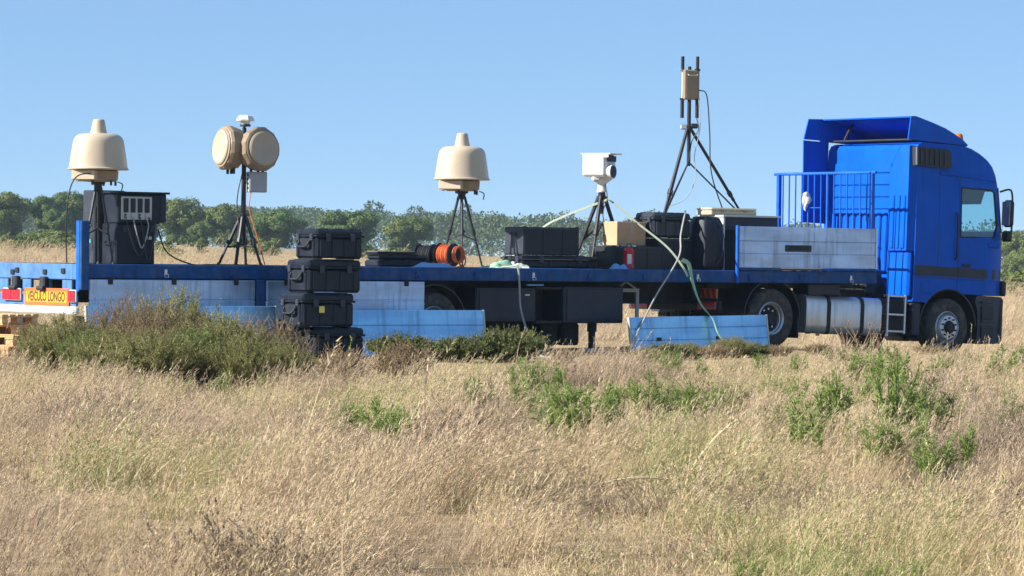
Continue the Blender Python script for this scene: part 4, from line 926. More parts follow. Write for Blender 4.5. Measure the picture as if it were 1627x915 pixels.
sh = MB(); sh.X = Matrix.Translation((0, 0, 1.972)) @ Matrix.Rotation(R(-30), 4, 'Z'); sh.box((-0.01, -0.02, 0.0), (0.58, 0.42, 0.022), 0.006); sh.box((-0.01, -0.22, -0.03), (0.50, 0.014, 0.06)); sh.build('sun_shield', 'white', hs)
MB().tube(smooth_path([(0.06, -0.06, 1.45), (0.09, -0.10, 1.2), (0.02, -0.05, 0.95), (0.10, -0.08, 0.5), (0.0, -0.1, 0.02)], 7), 0.009, 6).build('signal_cable', 'cable', pc)
# tall antenna tripod
m5 = T.mat(12.70, 1.25, DK, R(-36))
jm = thing('jammer_antenna', 'tall tripod holding sand coloured box with four black rod antennas', 'antenna', m5)
fts = [T.w(11.66, 1.02, DK), T.w(15.15, 1.75, DK), T.w(12.75, 2.35, DK)]
tripod(jm, 2.52, local_feet(m5, fts), 0.028, 0.25, 0.70, upper=0.45)
MB().cyl((0, 0, 1.86), (0, 0, 3.05), 0.033, n=12).build('mast', 'tripod', jm)
bxm = MB(); bxm.X = Matrix.Rotation(R(16), 4, 'Z'); bxm.box((0.02, 0.0, 3.24), (0.28, 0.16, 0.52), 0.015); ab = bxm.build('antenna_box', 'sand_dark', jm)
bb_ = MB(); bb_.X = Matrix.Rotation(R(16), 4, 'Z'); bb_.box((0.03, -0.083, 3.24), (0.22, 0.006, 0.46), 0.002); bb_.build('box_lid', 'sand_dark', ab)
bb_ = MB(); bb_.X = Matrix.Rotation(R(16), 4, 'Z'); bb_.tube([(-0.06, -0.09, 3.42), (-0.05, -0.11, 3.40), (0.10, -0.11, 3.40), (0.12, -0.09, 3.42)], 0.008, 6); bb_.build('box_handle', 'grey', ab)
for x in (-0.125, 0.135):
    MB().cyl((x, -0.02, 2.95), (x, -0.02, 3.55), 0.013, n=8).build('bracket_rod', 'white' if x < 0 else 'tripod', ab)
    MB().cyl((x, -0.02, 3.50), (x, -0.02, 3.735), 0.030, n=12).build('rod_antenna', 'tripod', ab)
    MB().cyl((x, -0.02, 2.66), (x, -0.02, 2.98), 0.032, n=12).build('rod_antenna', 'tripod', ab)
    MB().box((x, -0.02, 3.50), (0.10, 0.05, 0.04), 0.008).build('clamp', 'steel' if x < 0 else 'tripod', ab); MB().box((x, -0.02, 2.99), (0.09, 0.05, 0.035), 0.008).build('clamp', 'dark', ab)
MB().cyl((0, 0, 3.5), (0, 0, 3.56), 0.03, n=10).build('top_knob', 'black', ab)
for x in (-0.09, 0.09): MB().box((x, -0.03, 2.50 + (0.02 if x > 0 else 0)), (0.13, 0.06, 0.09), 0.02).build('mast_clamp', 'steel' if x < 0 else 'tripod', jm)
MB().tube(smooth_path([(0.17, -0.03, 3.15), (0.30, -0.05, 3.05), (0.36, -0.05, 2.4), (0.40, -0.05, 1.7), (0.62, -0.05, 1.02)], 8), 0.012, 6).build('feed_cable', 'cable', jm)
MB().tube(smooth_path([(0.16, -0.04, 3.0), (0.19, -0.06, 2.5), (0.10, -0.06, 2.0), (0.12, -0.08, 1.6), (-0.05, -0.1, 1.25), (-0.35, -0.1, 1.1)], 8), 0.007, 6).build('thin_cable', 'cable_grey', jm)
MB().tube(smooth_path([(0.13, -0.06, 2.66), (0.16, -0.08, 2.45), (0.05, -0.06, 2.25), (0.0, -0.06, 1.9)], 8), 0.010, 6).build('jumper_cable', 'cable', jm)

# ================================================================== LOOSE THINGS ON THE DECK
def reel(label, m, cable_mat, r):
    t = thing('cable_reel', label, 'cable reel', m, 'cable reels on the deck')
    for y in (-0.14, 0.14):
        f_ = MB(); f_.X = Matrix.Translation((0, y, r + 0.03)); f_.lathe([(r * 0.55, -0.012), (r, -0.012), (r + 0.01, 0.0), (r, 0.012), (r * 0.55, 0.012), (r * 0.55, -0.012)], 28, 'y', caps=False); f_.build('reel_flange', 'black', t)
        for k in range(3): a = R(60 * k + 20); MB().tube([(r * .6 * math.cos(a), y, r + .03 + r * .6 * math.sin(a)), (-r * .6 * math.cos(a), y, r + .03 - r * .6 * math.sin(a))], 0.012, 6).build('spoke', 'black', t)
    for k in range(9):
        y = -0.115 + 0.0285 * k; c = MB(); rr = r * (0.86 + 0.05 * math.sin(k * 2.1)); c.X = Matrix.Translation((0, y, r + 0.03))
        c.lathe([(rr - 0.03, -0.012), (rr, -0.013), (rr + 0.008, 0.0), (rr, 0.013), (rr - 0.03, 0.012)], 26, 'y', caps=False); c.build('cable_turn', cable_mat, t)
    fr = MB()
    for y in (-0.17, 0.17): fr.tube([(-0.18, y, 0.01), (0, y, r + .03), (0.18, y, 0.01)], 0.012, 6)
    fr.tube([(0, -0.18, r + 0.03), (0, 0.18, r + .03)], 0.02, 8); fr.build('reel_stand', 'black', t)
    return t
r1 = reel('orange cable wound on a black reel beneath the middle radome', T.mat(7.20, 0.72, DK, R(18)), 'orange_cable', 0.185)
MB().tube(smooth_path([(0.17, -0.15, 0.32), (0.24, -0.19, 0.2), (0.20, -0.22, 0.06), (0.02, -0.24, 0.02), (-0.3, -0.22, 0.02), (-0.5, -0.1, 0.06)], 7), 0.012, 6).build('cable_end', 'orange_cable', r1)
for k in range(3): MB().tube(smooth_path([(0.02 + 0.13 * math.cos(a) + .02 * k, -0.19 - 0.015 * k, 0.22 + 0.13 * math.sin(a)) for a in [R(x) for x in range(0, 361, 40)]], 3), 0.013, 6).build('cable_coil', 'orange_cable', r1)
reel('black cable wound on a reel behind the orange reel', T.mat(7.06, 1.10, DK, R(24)), 'cable', 0.175)
bgf = thing('flat_bag', 'flat black folded bag lying on the deck beside orange reel', 'bag', T.mat(5.86, 0.72, DK))
b = MB()
for k, (x0, x1, z0_, z1_) in enumerate(((0.0, 0.95, 0.0, 0.12), (0.05, 0.98, 0.121, 0.20), (0.02, 0.80, 0.201, 0.25))): b.span((x0, 0.0 + .02 * k, z0_), (x1, 0.45, z1_), 0.035)
b.build('bag_body', 'case', bgf); MB().tube(smooth_path([(0.15, -0.01, 0.2), (0.3, -0.06, 0.23), (0.6, -0.06, 0.22), (0.75, -0.01, 0.2)], 6), 0.018, 6).build('handle', 'black', bgf)
MB().span((0.03, 0.05, 0.251), (0.75, 0.4, 0.262), 0.004).build('brown_flap', 'sand_dark', bgf)
def cloth(name, label, cat, m, L, D, hh, mat, seed):
    g = 14; v, f = [], []
    for j in range(g + 1):
        for i in range(g + 1):
            x, y = i / g, j / g; e = min(x, 1 - x, y, 1 - y) * 4
            v.append((x * L, y * D, 0.008 + hh * min(1, e) * (0.55 + 0.9 * mnoise.noise((x * 3 + seed, y * 3, seed)))))
    v = [(x, y, max(0.006, z)) for x, y, z in v]
    f = [(j * (g + 1) + i, j * (g + 1) + i + 1, (j + 1) * (g + 1) + i + 1, (j + 1) * (g + 1) + i) for j in range(g) for i in range(g)]
    n = len(v); v += [(x, y, 0.001) for x, y, z in v]; f += [tuple(n + q for q in reversed(t)) for t in f]
    ring = [i for i in range(g + 1)] + [j * (g + 1) + g for j in range(1, g + 1)] + [g * (g + 1) + i for i in range(g - 1, -1, -1)] + [j * (g + 1) for j in range(g - 1, 0, -1)]
    f += [(ring[k], ring[(k + 1) % len(ring)], n + ring[(k + 1) % len(ring)], n + ring[k]) for k in range(len(ring))]
    me = raw_mesh(name, v, f, mat); me.polygons.foreach_set('use_smooth', [True] * len(me.polygons)); o = inst(name, me); o.matrix_world = m
    return tag(o, label, cat)
cloth('blue_tarpaulin', 'crumpled blue tarpaulin lying on the deck in front of flat black bag', 'tarpaulin', T.mat(6.25, 0.12, DK), 0.75, 0.4, 0.085, 'blue_tarp', 1.0)
cloth('green_webbing', 'heap of pale green webbing under the middle radome tripod', 'webbing', T.mat(7.75, 0.16, DK), 0.62, 0.42, 0.12, 'strap', 4.0)
cloth('white_sack', 'crumpled white sack lying beside the low wide black case', 'sack', T.mat(8.30, 0.30, DK), 0.30, 0.34, 0.20, 'white_cloth', 6.5)
cloth('pale_blue_cloth', 'pale blue cloth lying on the deck by the red lantern', 'cloth', T.mat(10.25, 0.10, DK), 0.32, 0.24, 0.12, 'blue_tarp', 8.2)
wc = MB(); wc.X = T.mat(15.9 - 0.06, 1.72, 2.70)
for (y, z, r_, l_) in ((0, 0.05, .075, .10), (0.05, -0.04, .055, .11), (-0.05, -0.01, .06, .08), (0.02, -0.12, .04, .10)):
    wc.lathe([(0.0, -l_), (r_ * .6, -l_ * .7), (r_, -l_ * .1), (r_ * .8, l_ * .6), (0.0, l_)], 12, c=(0, y, z))
wc.v = [tuple(Vector(p) + 0.045 * Vector(mnoise.noise_vector(Vector(p) * 13))) for p in wc.v]
bun = tag(wc.build('white_bundle', 'white_cloth', None, 70), 'small white cloth bundle tied to blue headboard railing', 'cloth')
# straps and ropes
def P(u, v, z): return T.w(u, v, z)
s1 = MB(); s1.ribbon(smooth_path([P(10.76, 1.02, 2.60), P(10.20, 1.6, 2.28), P(9.95, 1.9, 2.05), P(9.60, 2.5, 1.415)], 8), lambda t: (0.3, 0.2, 1), 0.038, 0.008)
tag(s1.build('tie_strap', 'strap_white'), 'pale strap running from camera tripod down to the far side of the deck', 'strap')
s2 = MB(); s2.ribbon(smooth_path([P(10.78, 1.06, 2.62), P(11.08, 0.62, 2.20), P(11.38, 0.18, 1.80), P(11.52, -0.09, 1.46), P(11.62, -0.11, 1.30)], 8), lambda t: (0.7, 0.3, 0.6), 0.034, 0.008)
tag(s2.build('tie_strap', 'strap_white'), 'pale strap running from camera tripod to the near rail of the trailer', 'strap')
gb = height(*P(11.72, -0.95, 0).xy)
s3 = MB(); s3.ribbon(smooth_path([P(11.50, -0.09, 1.58), P(11.62, -0.13, 1.50), P(11.70, -0.14, 1.20), P(11.74, -0.30, 0.85), P(11.72, -0.66, 0.58), P(11.80, -0.74, 0.30), P(11.98, -0.9, gb + 0.02)], 8), lambda t: (math.cos(2.2 * t + .2), math.sin(2.2 * t + .2), 0.15), 0.075, 0.008)
tag(s3.build('hanging_strap', 'strap'), 'pale green webbing strap hanging over loose side board to the grass', 'strap')
s4 = MB(); s4.tube(smooth_path([P(12.0, 0.45, 2.42), P(11.70, 0.2, 2.0), P(11.42, -0.10, 1.62), P(10.80, -0.3, 1.0), P(10.36, -0.55, 0.62), P(10.10, -0.64, 0.30), P(10.05, -0.68, gz(10.05, -.68) + 0.01)], 8), 0.016, 6)
tag(s4.build('rope', 'cable_grey'), 'thin grey rope slanting from black cases down to the loose board end', 'rope')
s5 = MB(); s5.tube(smooth_path([P(7.80, 0.45, DK + .02), P(7.98, 0.10, DK + .03), P(8.07, -0.06, DK + .02), P(8.09, -0.09, 1.15), P(8.07, -0.16, 0.75), P(7.95, -0.55, 0.34), P(7.74, -1.15, gz(7.74, -1.15) + 0.03), P(7.4, -1.9, gz(7.4, -1.9) + .01)], 8), 0.017, 6)
tag(s5.build('hanging_cable', 'cable_grey'), 'grey cable hanging over the trailer edge down to the bramble', 'cable')
s6 = MB(); s6.tube(smooth_path([P(0.60, 0.80, 2.80), P(0.36, 0.80, 2.74), P(0.22, 0.78, 2.5), P(0.16, 0.76, 2.0), P(0.18, 0.76, DK + 0.012)], 8), 0.010, 6)
tag(s6.build('hanging_cable', 'cable'), 'thin dark cable hanging from the tail radome to the deck', 'cable')
s7 = MB(); s7.tube(smooth_path([P(2.17, 1.45, DK + .55), P(2.25, 1.3, DK + .2), P(2.62, 1.2, DK + .02), P(2.9, 1.0, DK + .014), P(3.5, 0.6, DK + .014)], 8), 0.013, 6)
tag(s7.build('deck_cable', 'cable'), 'black cable running from connector rack along the deck to radar mast', 'cable')

# ================================================================== PALLETS
def pallet(m, label):
    t = thing('wooden_pallet', label, 'pallet', m, 'wooden pallets stacked behind the trailer')
    bd_ = {}
    def piece(name, sx, sy, sz, c):
        key = (sx, sy, sz)
        if key not in bd_: bd_[key] = MB().box((0, 0, 0), key, 0.004).mesh(name, 'wood')
        inst(name, bd_[key], t, Matrix.Translation(c))
    for k in range(5): piece('top_board', 1.2, 0.13, 0.022, (0, -0.335 + 0.1675 * k, 0.135))
    for x in (-0.53, 0, 0.53):
        piece('stringer', 0.14, 0.8, 0.022, (x, 0, 0.112))
        for y in (-0.33, 0, 0.33): piece('block', 0.12, 0.12, 0.078, (x, y, 0.061))
    for y in (-0.33, 0, 0.33): piece('bottom_board', 1.2, 0.12, 0.021, (0, y, 0.0105))
    return t
pg = at_dist(-14, 46.8)
for k in range(5):
    lab = ('bottom wooden pallet of the small stack behind the trailer', 'second pallet from the bottom of the small pallet stack', 'third pallet from the bottom of the small pallet stack', 'second pallet from the top of the small pallet stack', 'topmost wooden pallet of the small stack behind the trailer')[k]
    pallet(Matrix.Translation((pg.x + (0.03, -0.02, 0.02, 0.05, -.06)[k], pg.y, pg.z + 0.1465 * k)) @ Matrix.Rotation(R((-22, -26, -24, -20, -30)[k]), 4, 'Z'), lab)

# ================================================================== VEGETATION
class Leaves:
    def __init__(s): s.v = []; s.f = []
    def leaf(s, p, d, n, L, W):
        """a folded diamond leaf from p along d"""
        d = d.normalized(); a = d.cross(n)
        if a.length < 1e-4: a = d.orthogonal()
        a = a.normalized(); u = a.cross(d); o = len(s.v)
        s.v += [tuple(p), tuple(p + d * L * .45 + a * W / 2 + u * W * .12), tuple(p + d * L), tuple(p + d * L * .45 - a * W / 2 + u * W * .12)]
        s.f += [(o, o + 1, o + 2), (o, o + 2, o + 3)]
def rv(r): return Vector((r.uniform(-1, 1), r.uniform(-1, 1), r.uniform(-1, 1)))
def plant_mesh(seed, rad, ht, nst, nlf, L, W, spread=0.7, start=0.25, side=3, lean=0.12, droop=0.0):
    r = random.Random(seed); st = MB(); lf = Leaves()
    for i in range(nst):
        a = r.uniform(0, 2 * math.pi); q = math.sqrt(r.random()); b = Vector((math.cos(a), math.sin(a), 0)) * rad * 0.35 * q
        hh = ht * r.uniform(0.55, 1.0) * (1 - 0.35 * q * q); tip = Vector((math.cos(a) * rad * q * spread + lean * hh, math.sin(a) * rad * q * spread, hh))
        tip += Vector((r.uniform(-.1, .1), r.uniform(-.1, .1), 0)) * ht
        mid = b.lerp(tip, 0.5) + Vector((r.uniform(-.06, .06), r.uniform(-.06, .06), r.uniform(0, .08))) * ht
        pts = [b, b.lerp(mid, .5) + rv(r) * .01, mid, mid.lerp(tip, .5) + rv(r) * .015, tip]
        st.tube(pts, [0.006, 0.005, 0.004, 0.003, 0.0015], 3, False)
        branches = [pts]
        for k in range(side):
            t = r.uniform(0.3, 0.85); p0 = b.lerp(tip, t) if t > .5 else b.lerp(mid, t * 2); an = r.uniform(0, 6.28)
            p1 = p0 + Vector((math.cos(an) * .6, math.sin(an) * .6, 0.8 - droop)) * ht * r.uniform(.10, .26)
            branches.append([p0, p0.lerp(p1, .5), p1]); st.tube([p0, p1], [0.003, 0.0012], 3, False)
        for br in branches:
            n = nlf if len(br) == 5 else nlf // 2
            for k in range(n):
                t = start + (1 - start) * (k + r.random()) / n if len(br) == 5 else (k + r.random()) / n
                x = t * (len(br) - 1); j = min(int(x), len(br) - 2); p = br[j].lerp(br[j + 1], x - j); d = (br[j + 1] - br[j]).normalized()
                o = rv(r); o = (o - d * o.dot(d)).normalized(); s_ = r.uniform(.6, 1.15) * (1.1 - .5 * t)
                lf.leaf(p, d * r.uniform(.35, .9) + o * .8, o + Vector((0, 0, .5)), L * s_, W * s_)
    return st, lf
def plant(name, label, cat, p, meshes, s, rz, group=None, sz=None):
    t = thing(name, label, cat, Matrix.Translation(p) @ Matrix.Rotation(rz, 4, 'Z') @ Matrix.Diagonal((s, s, sz or s, 1)), group)
    inst('stems', meshes[0], t); inst('foliage', meshes[1], t); return t
def mk(seed, stem, leaf, *a, **k):
    st, lf = plant_mesh(seed, *a, **k); return st.mesh('stems', stem), raw_mesh('foliage', lf.v, lf.f, leaf)
weeds = [mk(20 + k, 'green_stem', 'weed', 0.27, 0.52, (10, 13, 15, 11)[k], 28, 0.052, 0.013, side=3, start=0.35) for k in range(4)]
weeds_dull = [mk(30 + k, 'green_stem', 'weed_dull', 0.30, 0.48, 18, 24, 0.042, 0.010, side=3, start=0.3) for k in range(2)]
bigb = {
    'olive': mk(41, 'twig', 'bush_olive', 0.85, 0.92, 210, 48, 0.046, 0.012, side=6, start=0.15, spread=0.95),
    'brown': mk(42, 'twig', 'bush_brown', 0.80, 0.90, 210, 40, 0.034, 0.008, side=6, start=0.2, spread=0.95),
    'green': mk(43, 'green_stem', 'bush_green', 0.62, 0.95, 130, 44, 0.055, 0.013, side=5, start=0.1, spread=0.85),
    'weed': mk(44, 'green_stem', 'weed', 0.30, 0.95, 20, 44, 0.055, 0.015, side=4, start=0.3),
    'bramble': mk(45, 'twig', 'bramble', 0.75, 0.52, 230, 34, 0.055, 0.030, side=5, start=0.15, spread=1.15, droop=0.6),
    'dry': mk(46, 'twig', 'bush_brown', 0.36, 0.55, 80, 26, 0.028, 0.008, side=5, start=0.3, spread=0.9),
}
gbush = 'shrubs tangled together beside the trailer'
for (px, y, kind, s, sz, lb_) in (
    (105, 43.6, 'olive', 0.80, 0.86, 'olive shrub at the end of tangled bush beside the wooden pallets'),
    (205, 43.8, 'brown', 0.92, 1.10, 'brownish shrub in tangled bush below the hanging board'),
    (285, 44.2, 'olive', 0.95, 1.18, 'tall olive shrub at the crest of the tangled bush'),
    (300, 42.2, 'green', 0.95, 0.78, 'dark green leafy shrub low in the front of tangled bush'),
    (360, 42.8, 'olive', 0.95, 0.92, 'olive green shrub in tangled bush beside its brown end'),
    (425, 43.4, 'brown', 0.84, 0.92, 'dry brown shrub at the end of tangled bush beside case stack'),
    (180, 42.2, 'olive', 0.80, 0.70, 'low olive shrub in front of the brownish shrub'),
    (455, 42.0, 'olive', 0.55, 0.62, 'small olive shrub in the grass before the case stack'),
    (240, 41.6, 'olive', 0.85, 0.72, 'olive shrub at the foot of the tall olive shrub'), (385, 41.8, 'olive', 0.75, 0.70, 'olive shrub at the foot of the dry brown shrub'), (140, 43.0, 'green', 0.80, 0.70, 'dull green shrub between two olive shrubs near the pallets'), (245, 43.2, 'brown', 0.9, 0.95, 'brown shrub between brownish and tall olive shrubs')):
    p = at_dist(px, y - 0.9); plant('shrub', lb_, 'shrub', p, bigb[kind], s * 1.08, rnd.uniform(0, 6), gbush, sz * 1.20)
plant('shrub', 'upright bright green sprig rising from the tangled bush', 'shrub', at_dist(352, 43.6), bigb['weed'], 0.95, 1.0, gbush, 1.12)
plant('shrub', 'thin green sprig standing tall before the hanging board', 'shrub', at_dist(293, 45.3), bigb['weed'], 0.42, 2.0, gbush, 1.34)
for (px, y, s, sz, lb_) in ((640, 51.2, 0.72, 0.80, 'low dark bramble growing in front of the loose blue board'), (725, 51.0, 0.66, 0.74, 'low bramble between the loose blue board and the tool box'), (805, 51.6, 0.92, 0.98, 'dark green bramble mound under the tool box by the hanging cable')):
    plant('bramble', lb_, 'bramble', at_dist(px, y), bigb['bramble'], s, rnd.uniform(0, 6), 'brambles along the trailer', sz * 1.15)
plant('dry_shrub', 'reddish brown dry shrub standing in the grass before the brambles', 'shrub', at_dist(642, 40.5), bigb['dry'], 1.45, 0.4, None, 1.25)
plant('dry_shrub', 'small brown dry shrub beside the olive shrub of the tangled bush', 'shrub', at_dist(545, 41.0), bigb['dry'], 1.15, 1.4)
for (px, y, kind, s, sz, lb_) in ((1062, 52.3, 'bramble', .50, .62, 'low dark bramble at the foot of the hanging green strap'), (1098, 53.2, 'olive', .46, .34, 'flat olive shrub before the loose strapped board'), (1135, 52.6, 'dry', .95, .50, 'low dry brown shrub before the loose strapped board'), (1168, 53.6, 'olive', .52, .42, 'olive shrub below the end of the strapped board'),
        (1205, 54.2, 'bramble', .44, .48, 'small bramble beside the drive wheel'), (1240, 54.0, 'dry', .8, .42, 'small dry shrub before the drive wheel'), (1300, 55.2, 'dry', .9, .40, 'small dry shrub before the fuel tank'), (1475, 55.5, 'dry', .9, .36, 'small dry shrub before the front wheel'), (1030, 51.6, 'olive', .34, .30, 'tiny olive shrub beside the rope end'), (905, 52.2, 'dry', 1.0, .42, 'dry brown shrub beside the bramble mound')):
    plant('low_shrub', lb_, 'shrub', at_dist(px, y), bigb[kind], s, rnd.uniform(0, 6), 'low shrubs along the truck', sz)
# bright weeds in the open grass: (pixel x, pixel y of the foot, size)
W_ = [(600, 728, 1.0), (565, 705, .6), (640, 715, .7), (840, 655, 1.0), (870, 640, .9), (810, 640, .7), (755, 690, .8), (885, 705, .95), (850, 690, .8), (915, 738, 1.0), (955, 700, .8), (1030, 688, 1.0), (1065, 672, .8), (1110, 690, 1.0), (1150, 678, .9),
      (1345, 640, 1.15), (1395, 650, 1.2), (1430, 632, 1.0), (1370, 615, .9), (1290, 745, 1.0), (1240, 715, .9), (1330, 705, .9), (1420, 725, 1.1), (1470, 705, 1.0), (1510, 690, .8), (1395, 765, .9), (1480, 780, .9), (1525, 760, .8),
      (1075, 605, .8), (1045, 598, .6), (1265, 606, .75), (1590, 618, .9), (1545, 604, .8), (1620, 610, .8), (1610, 700, .8), (1570, 690, .6), (1250, 665, .7), (160, 628, .7), (260, 640, .6), (420, 632, .5), (1185, 945, .55), (1390, 950, .6), (1450, 948, .5), (1215, 640, .6), (1005, 660, .6), (975, 668, .7), (1090, 655, .6), (1175, 655, .6), (905, 670, .7), (825, 675, .6), (1320, 660, .8), (1365, 665, .8), (1455, 660, .8), (1310, 725, .8), (1365, 735, .7), (1445, 755, .8), (1255, 735, .6), (1535, 640, .6), (1600, 650, .5), (1120, 610, .6), (1160, 600, .6), (1215, 605, .6), (1330, 590, .7), (1420, 590, .6), (1490, 610, .7), (720, 660, .5), (690, 690, .4), (530, 700, .5), (780, 700, .5), (110, 620, .6), (30, 600, .6), (350, 640, .6), (300, 636, .5)]
for i, (px, py, s) in enumerate(W_):
    bright = rnd.random() < 0.72
    p = on_ground(px, py); ms = weeds[i % 4] if bright else weeds_dull[i % 2]; s *= rnd.uniform(.85, 1.15) * (1.24 if py < 850 else 0.7)
    what = ('bushy bright green weed' if s > 1.1 else 'slender bright green weed') if bright else 'dull olive green weed'
    mark = 'tangled bush' if px < 480 else 'low brambles' if px < 960 else 'strapped loose board' if px < 1220 else 'fuel tank' if px < 1440 else 'truck front wheel'
    far_ = 'close to the %s' if py < 660 else 'in open grass out from the %s' if py < 850 else 'deep in open grass far out from the %s'
    lb_ = what + ' ' + far_ % mark
    plant('weed', lb_, 'weed', p, ms, s, rnd.uniform(0, 6.28), lb_, s * rnd.uniform(.95, 1.2))
# bare dead stems by the fuel tank
for i, (px, h_) in enumerate(((1345, .42), (1368, .50), (1385, .46), (1400, .40))):
    p = at_dist(px, 57.2 + .1 * i); b = MB()
    for k in range(5):
        a = rnd.uniform(-.5, .5); top = Vector((a * h_ * 1.0, rnd.uniform(-.08, .08), h_ * rnd.uniform(.7, 1.05))); b.tube([(0, 0, 0), top * .5 + Vector((.02, 0, .02)), top], [.011, .009, .005], 5); b.lathe([(0, -.01), (.010, .005), (.013, .018), (.006, .03), (0, .034)], 7, c=tuple(top))
    o = b.build('dead_thistle', 'twig'); o.location = p
    tag(o, 'bare brown dead thistle standing before the fuel tank', 'thistle', 'dead thistles before the fuel tank')
# fallen straw stalks
for (x0, y0, x1, y1, dz, lb_) in ((310, 756, 422, 745, .30, 'long pale straw stalk lying level in the grass'), (655, 778, 770, 818, .30, 'pale broken stalk slanting down through the grass'), (935, 775, 1062, 762, .34, 'pale arched stalk lying over the grass below the weeds'),
                                  (715, 768, 862, 712, .30, 'thin grey stalk slanting up toward the weeds'), (1100, 742, 1170, 668, .34, 'thick pale stalk leaning steeply among the weeds'), (175, 700, 215, 655, .3, 'thin straw stalk leaning in the grass below the tangled bush')):
    pa = on_ground(x0, y0 + 28); pb = Vector(pa)
    d0, d1 = ray(x0, y0), ray(x1, y1); o = Vector((0, 0, CAM_Z)); A = o + d0 * (pa.y / d0.y); B = o + d1 * ((pa.y + .15) / d1.y)
    b = MB(); b.tube(smooth_path([A, A.lerp(B, .35) + Vector((0, 0, .03)), A.lerp(B, .7) + Vector((0, 0, .03)), B], 5), 0.0085, 6); b.tube([A, (A.x, A.y, pa.z - .02)], .004, 5)
    tag(b.build('straw_stalk', 'straw'), lb_, 'stalk')

# ---- grass: tufts scattered on the field
tuft_col = bpy.data.collections.new('grass_tufts')
def tuft(seed, nb, ht, rad, wd, heads, lean, sp, cv, thatch):
    r = random.Random(seed); v, f = [], []
    def blade(b, d, h, w0, curl):
        n = 4; fa = r.uniform(0, math.pi); sx = Vector((math.cos(fa), math.sin(fa), 0)); o = len(v); pos = Vector(b); dv = Vector(d).normalized()
        for k in range(n + 1):
            t = k / n; ww = w0 * (1 - .85 * t)
            v.append(tuple(pos - sx * ww / 2)); v.append(tuple(pos + sx * ww / 2))
            dv = (dv + curl * (1.0 / n)).normalized(); pos = pos + dv * h / n
        for k in range(n): f.append((o + 2 * k, o + 2 * k + 1, o + 2 * k + 3, o + 2 * k + 2))
        return pos, dv
    for i in range(nb):
        a = r.uniform(0, 6.28); q = rad * math.sqrt(r.random()); b = (q * math.cos(a), q * math.sin(a), -0.02)
        h = ht * r.uniform(.45, 1.0); d = Vector((lean * .5 + r.gauss(0, sp), r.gauss(0, sp), 1)); curl = Vector((lean + r.gauss(0, cv), r.gauss(0, cv), r.uniform(-.5, .1)))
        tip, dv = blade(b, d, h, wd * r.uniform(.7, 1.3), curl)
        if r.random() < heads:
            for k in range(9):
                p = tip - dv * h * .26 * (k / 9.0); e = (dv + rv(r) * .55)
                blade(p, e, h * r.uniform(.05, .11), wd * 1.25, Vector((0.1, 0, -.2)))
    for i in range(int(nb * thatch)):                       # short tangled thatch
        a = r.uniform(0, 6.28); q = rad * 1.2 * math.sqrt(r.random()); blade((q * math.cos(a), q * math.sin(a), -.01), Vector((r.gauss(0, .9), r.gauss(0, .9), .8)), ht * r.uniform(.2, .5), wd * 1.2, rv(r) * .8)
    me = raw_mesh('grass_tuft', v, f, 'grass'); o = bpy.data.objects.new('grass_tuft_%03d' % seed, me); tuft_col.objects.link(o)
for k in range(4): tuft(100 + k, 34, 0.52, 0.17, 0.0056, 0.55, 0.45, 0.20, 0.25, 0.35)   # tall fine stems bent by the wind
for k in range(4): tuft(120 + k, 34, 0.27, 0.20, 0.0095, 0.10, 0.15, 0.55, 0.9, 0.9)      # short tangled dead grass
for k in range(4): tuft(140 + k, 24, 0.42, 0.16, 0.0075, 0.95, 0.40, 0.25, 0.4, 0.4)      # feathery seed heads
for k in range(4): tuft(160 + k, 16, 0.32, 0.15, 0.0105, 1.0, 0.15, 0.45, 0.5, 0.5)      # branching dead herbs
for k in range(4): tuft(180 + k, 4, 0.75, 0.20, 0.0130, 0.5, 0.3, 0.9, 0.35, 2.0)        # a few broken thick stalks
rg = np.random.RandomState(5)
pos, rot, scl, tin, idx = [], [], [], [], []
def scatter(y0, y1, dens, smul, margin):
    ymax = y1; wmax = 0.155 * y1 + margin; n = int((y1 - y0) * 2 * wmax * dens)
    X = rg.uniform(-wmax, wmax, n); Y = rg.uniform(y0, y1, n); keep = np.abs(X) < 0.155 * Y + margin
    for x, y in zip(X[keep], Y[keep]):
        q = TI @ Vector((x, y, 0)); u, v = q.x, q.y
        hs = 1.0
        if -3 < u < 23:
            hs = 0.13 + 0.87 * ss(4.0, 10.5, -v) if v < 3.2 else 0.13 + 0.87 * ss(3.2, 9, v)
            if 1.0 < -v < 4.0: hs *= 1.0
        ln = 0.85 + 0.45 * mnoise.noise((x * .5, y * .3, 1.0)) + 0.75 * mnoise.noise((x * 1.3, y * .7, 4.0))
        if hs < .5 and rg.rand() < 0.35: continue
        a = mnoise.noise((x * .35, y * .16, 5.0)); b = mnoise.noise((x * 1.3, y * .6, 8.0)); c = mnoise.noise((x * .12, y * .05, 12.0))
        e = mnoise.noise((x * .55, y * .28, 21.0)) + 0.5 * mnoise.noise((x * 2.1, y * 1.2, 25.0)) + rg.normal(0, .16)
        kd = 0 if e > 0.10 else (1 if e < -0.16 else 2)
        if mnoise.noise((x * .8, y * .4, 40.0)) + rg.normal(0, .12) > 0.30: kd = 3
        if rg.rand() < 0.035: kd = 4
        tval = (0.60, 0.48, 0.60, 0.18, 0.66)[kd] + 0.46 * a + 0.38 * b + 0.36 * c + rg.normal(0, .10)
        if hs < .5: tval = 0.62 + 0.1 * a
        if y > 62: tval = 0.60 + 0.25 * a
        s = smul * max(.1, hs * ln * rg.uniform(.75, 1.2))
        pos.append((x, y, height(x, y))); rot.append((rg.normal(0, .08), rg.normal(0, .08), rg.normal(0, .55))); scl.append((s * 1.05 + .15 * (1 - hs), s * 1.05 + .15 * (1 - hs), s)); tin.append(float(np.clip(tval, .02, .98))); idx.append(kd * 4 + rg.randint(4))
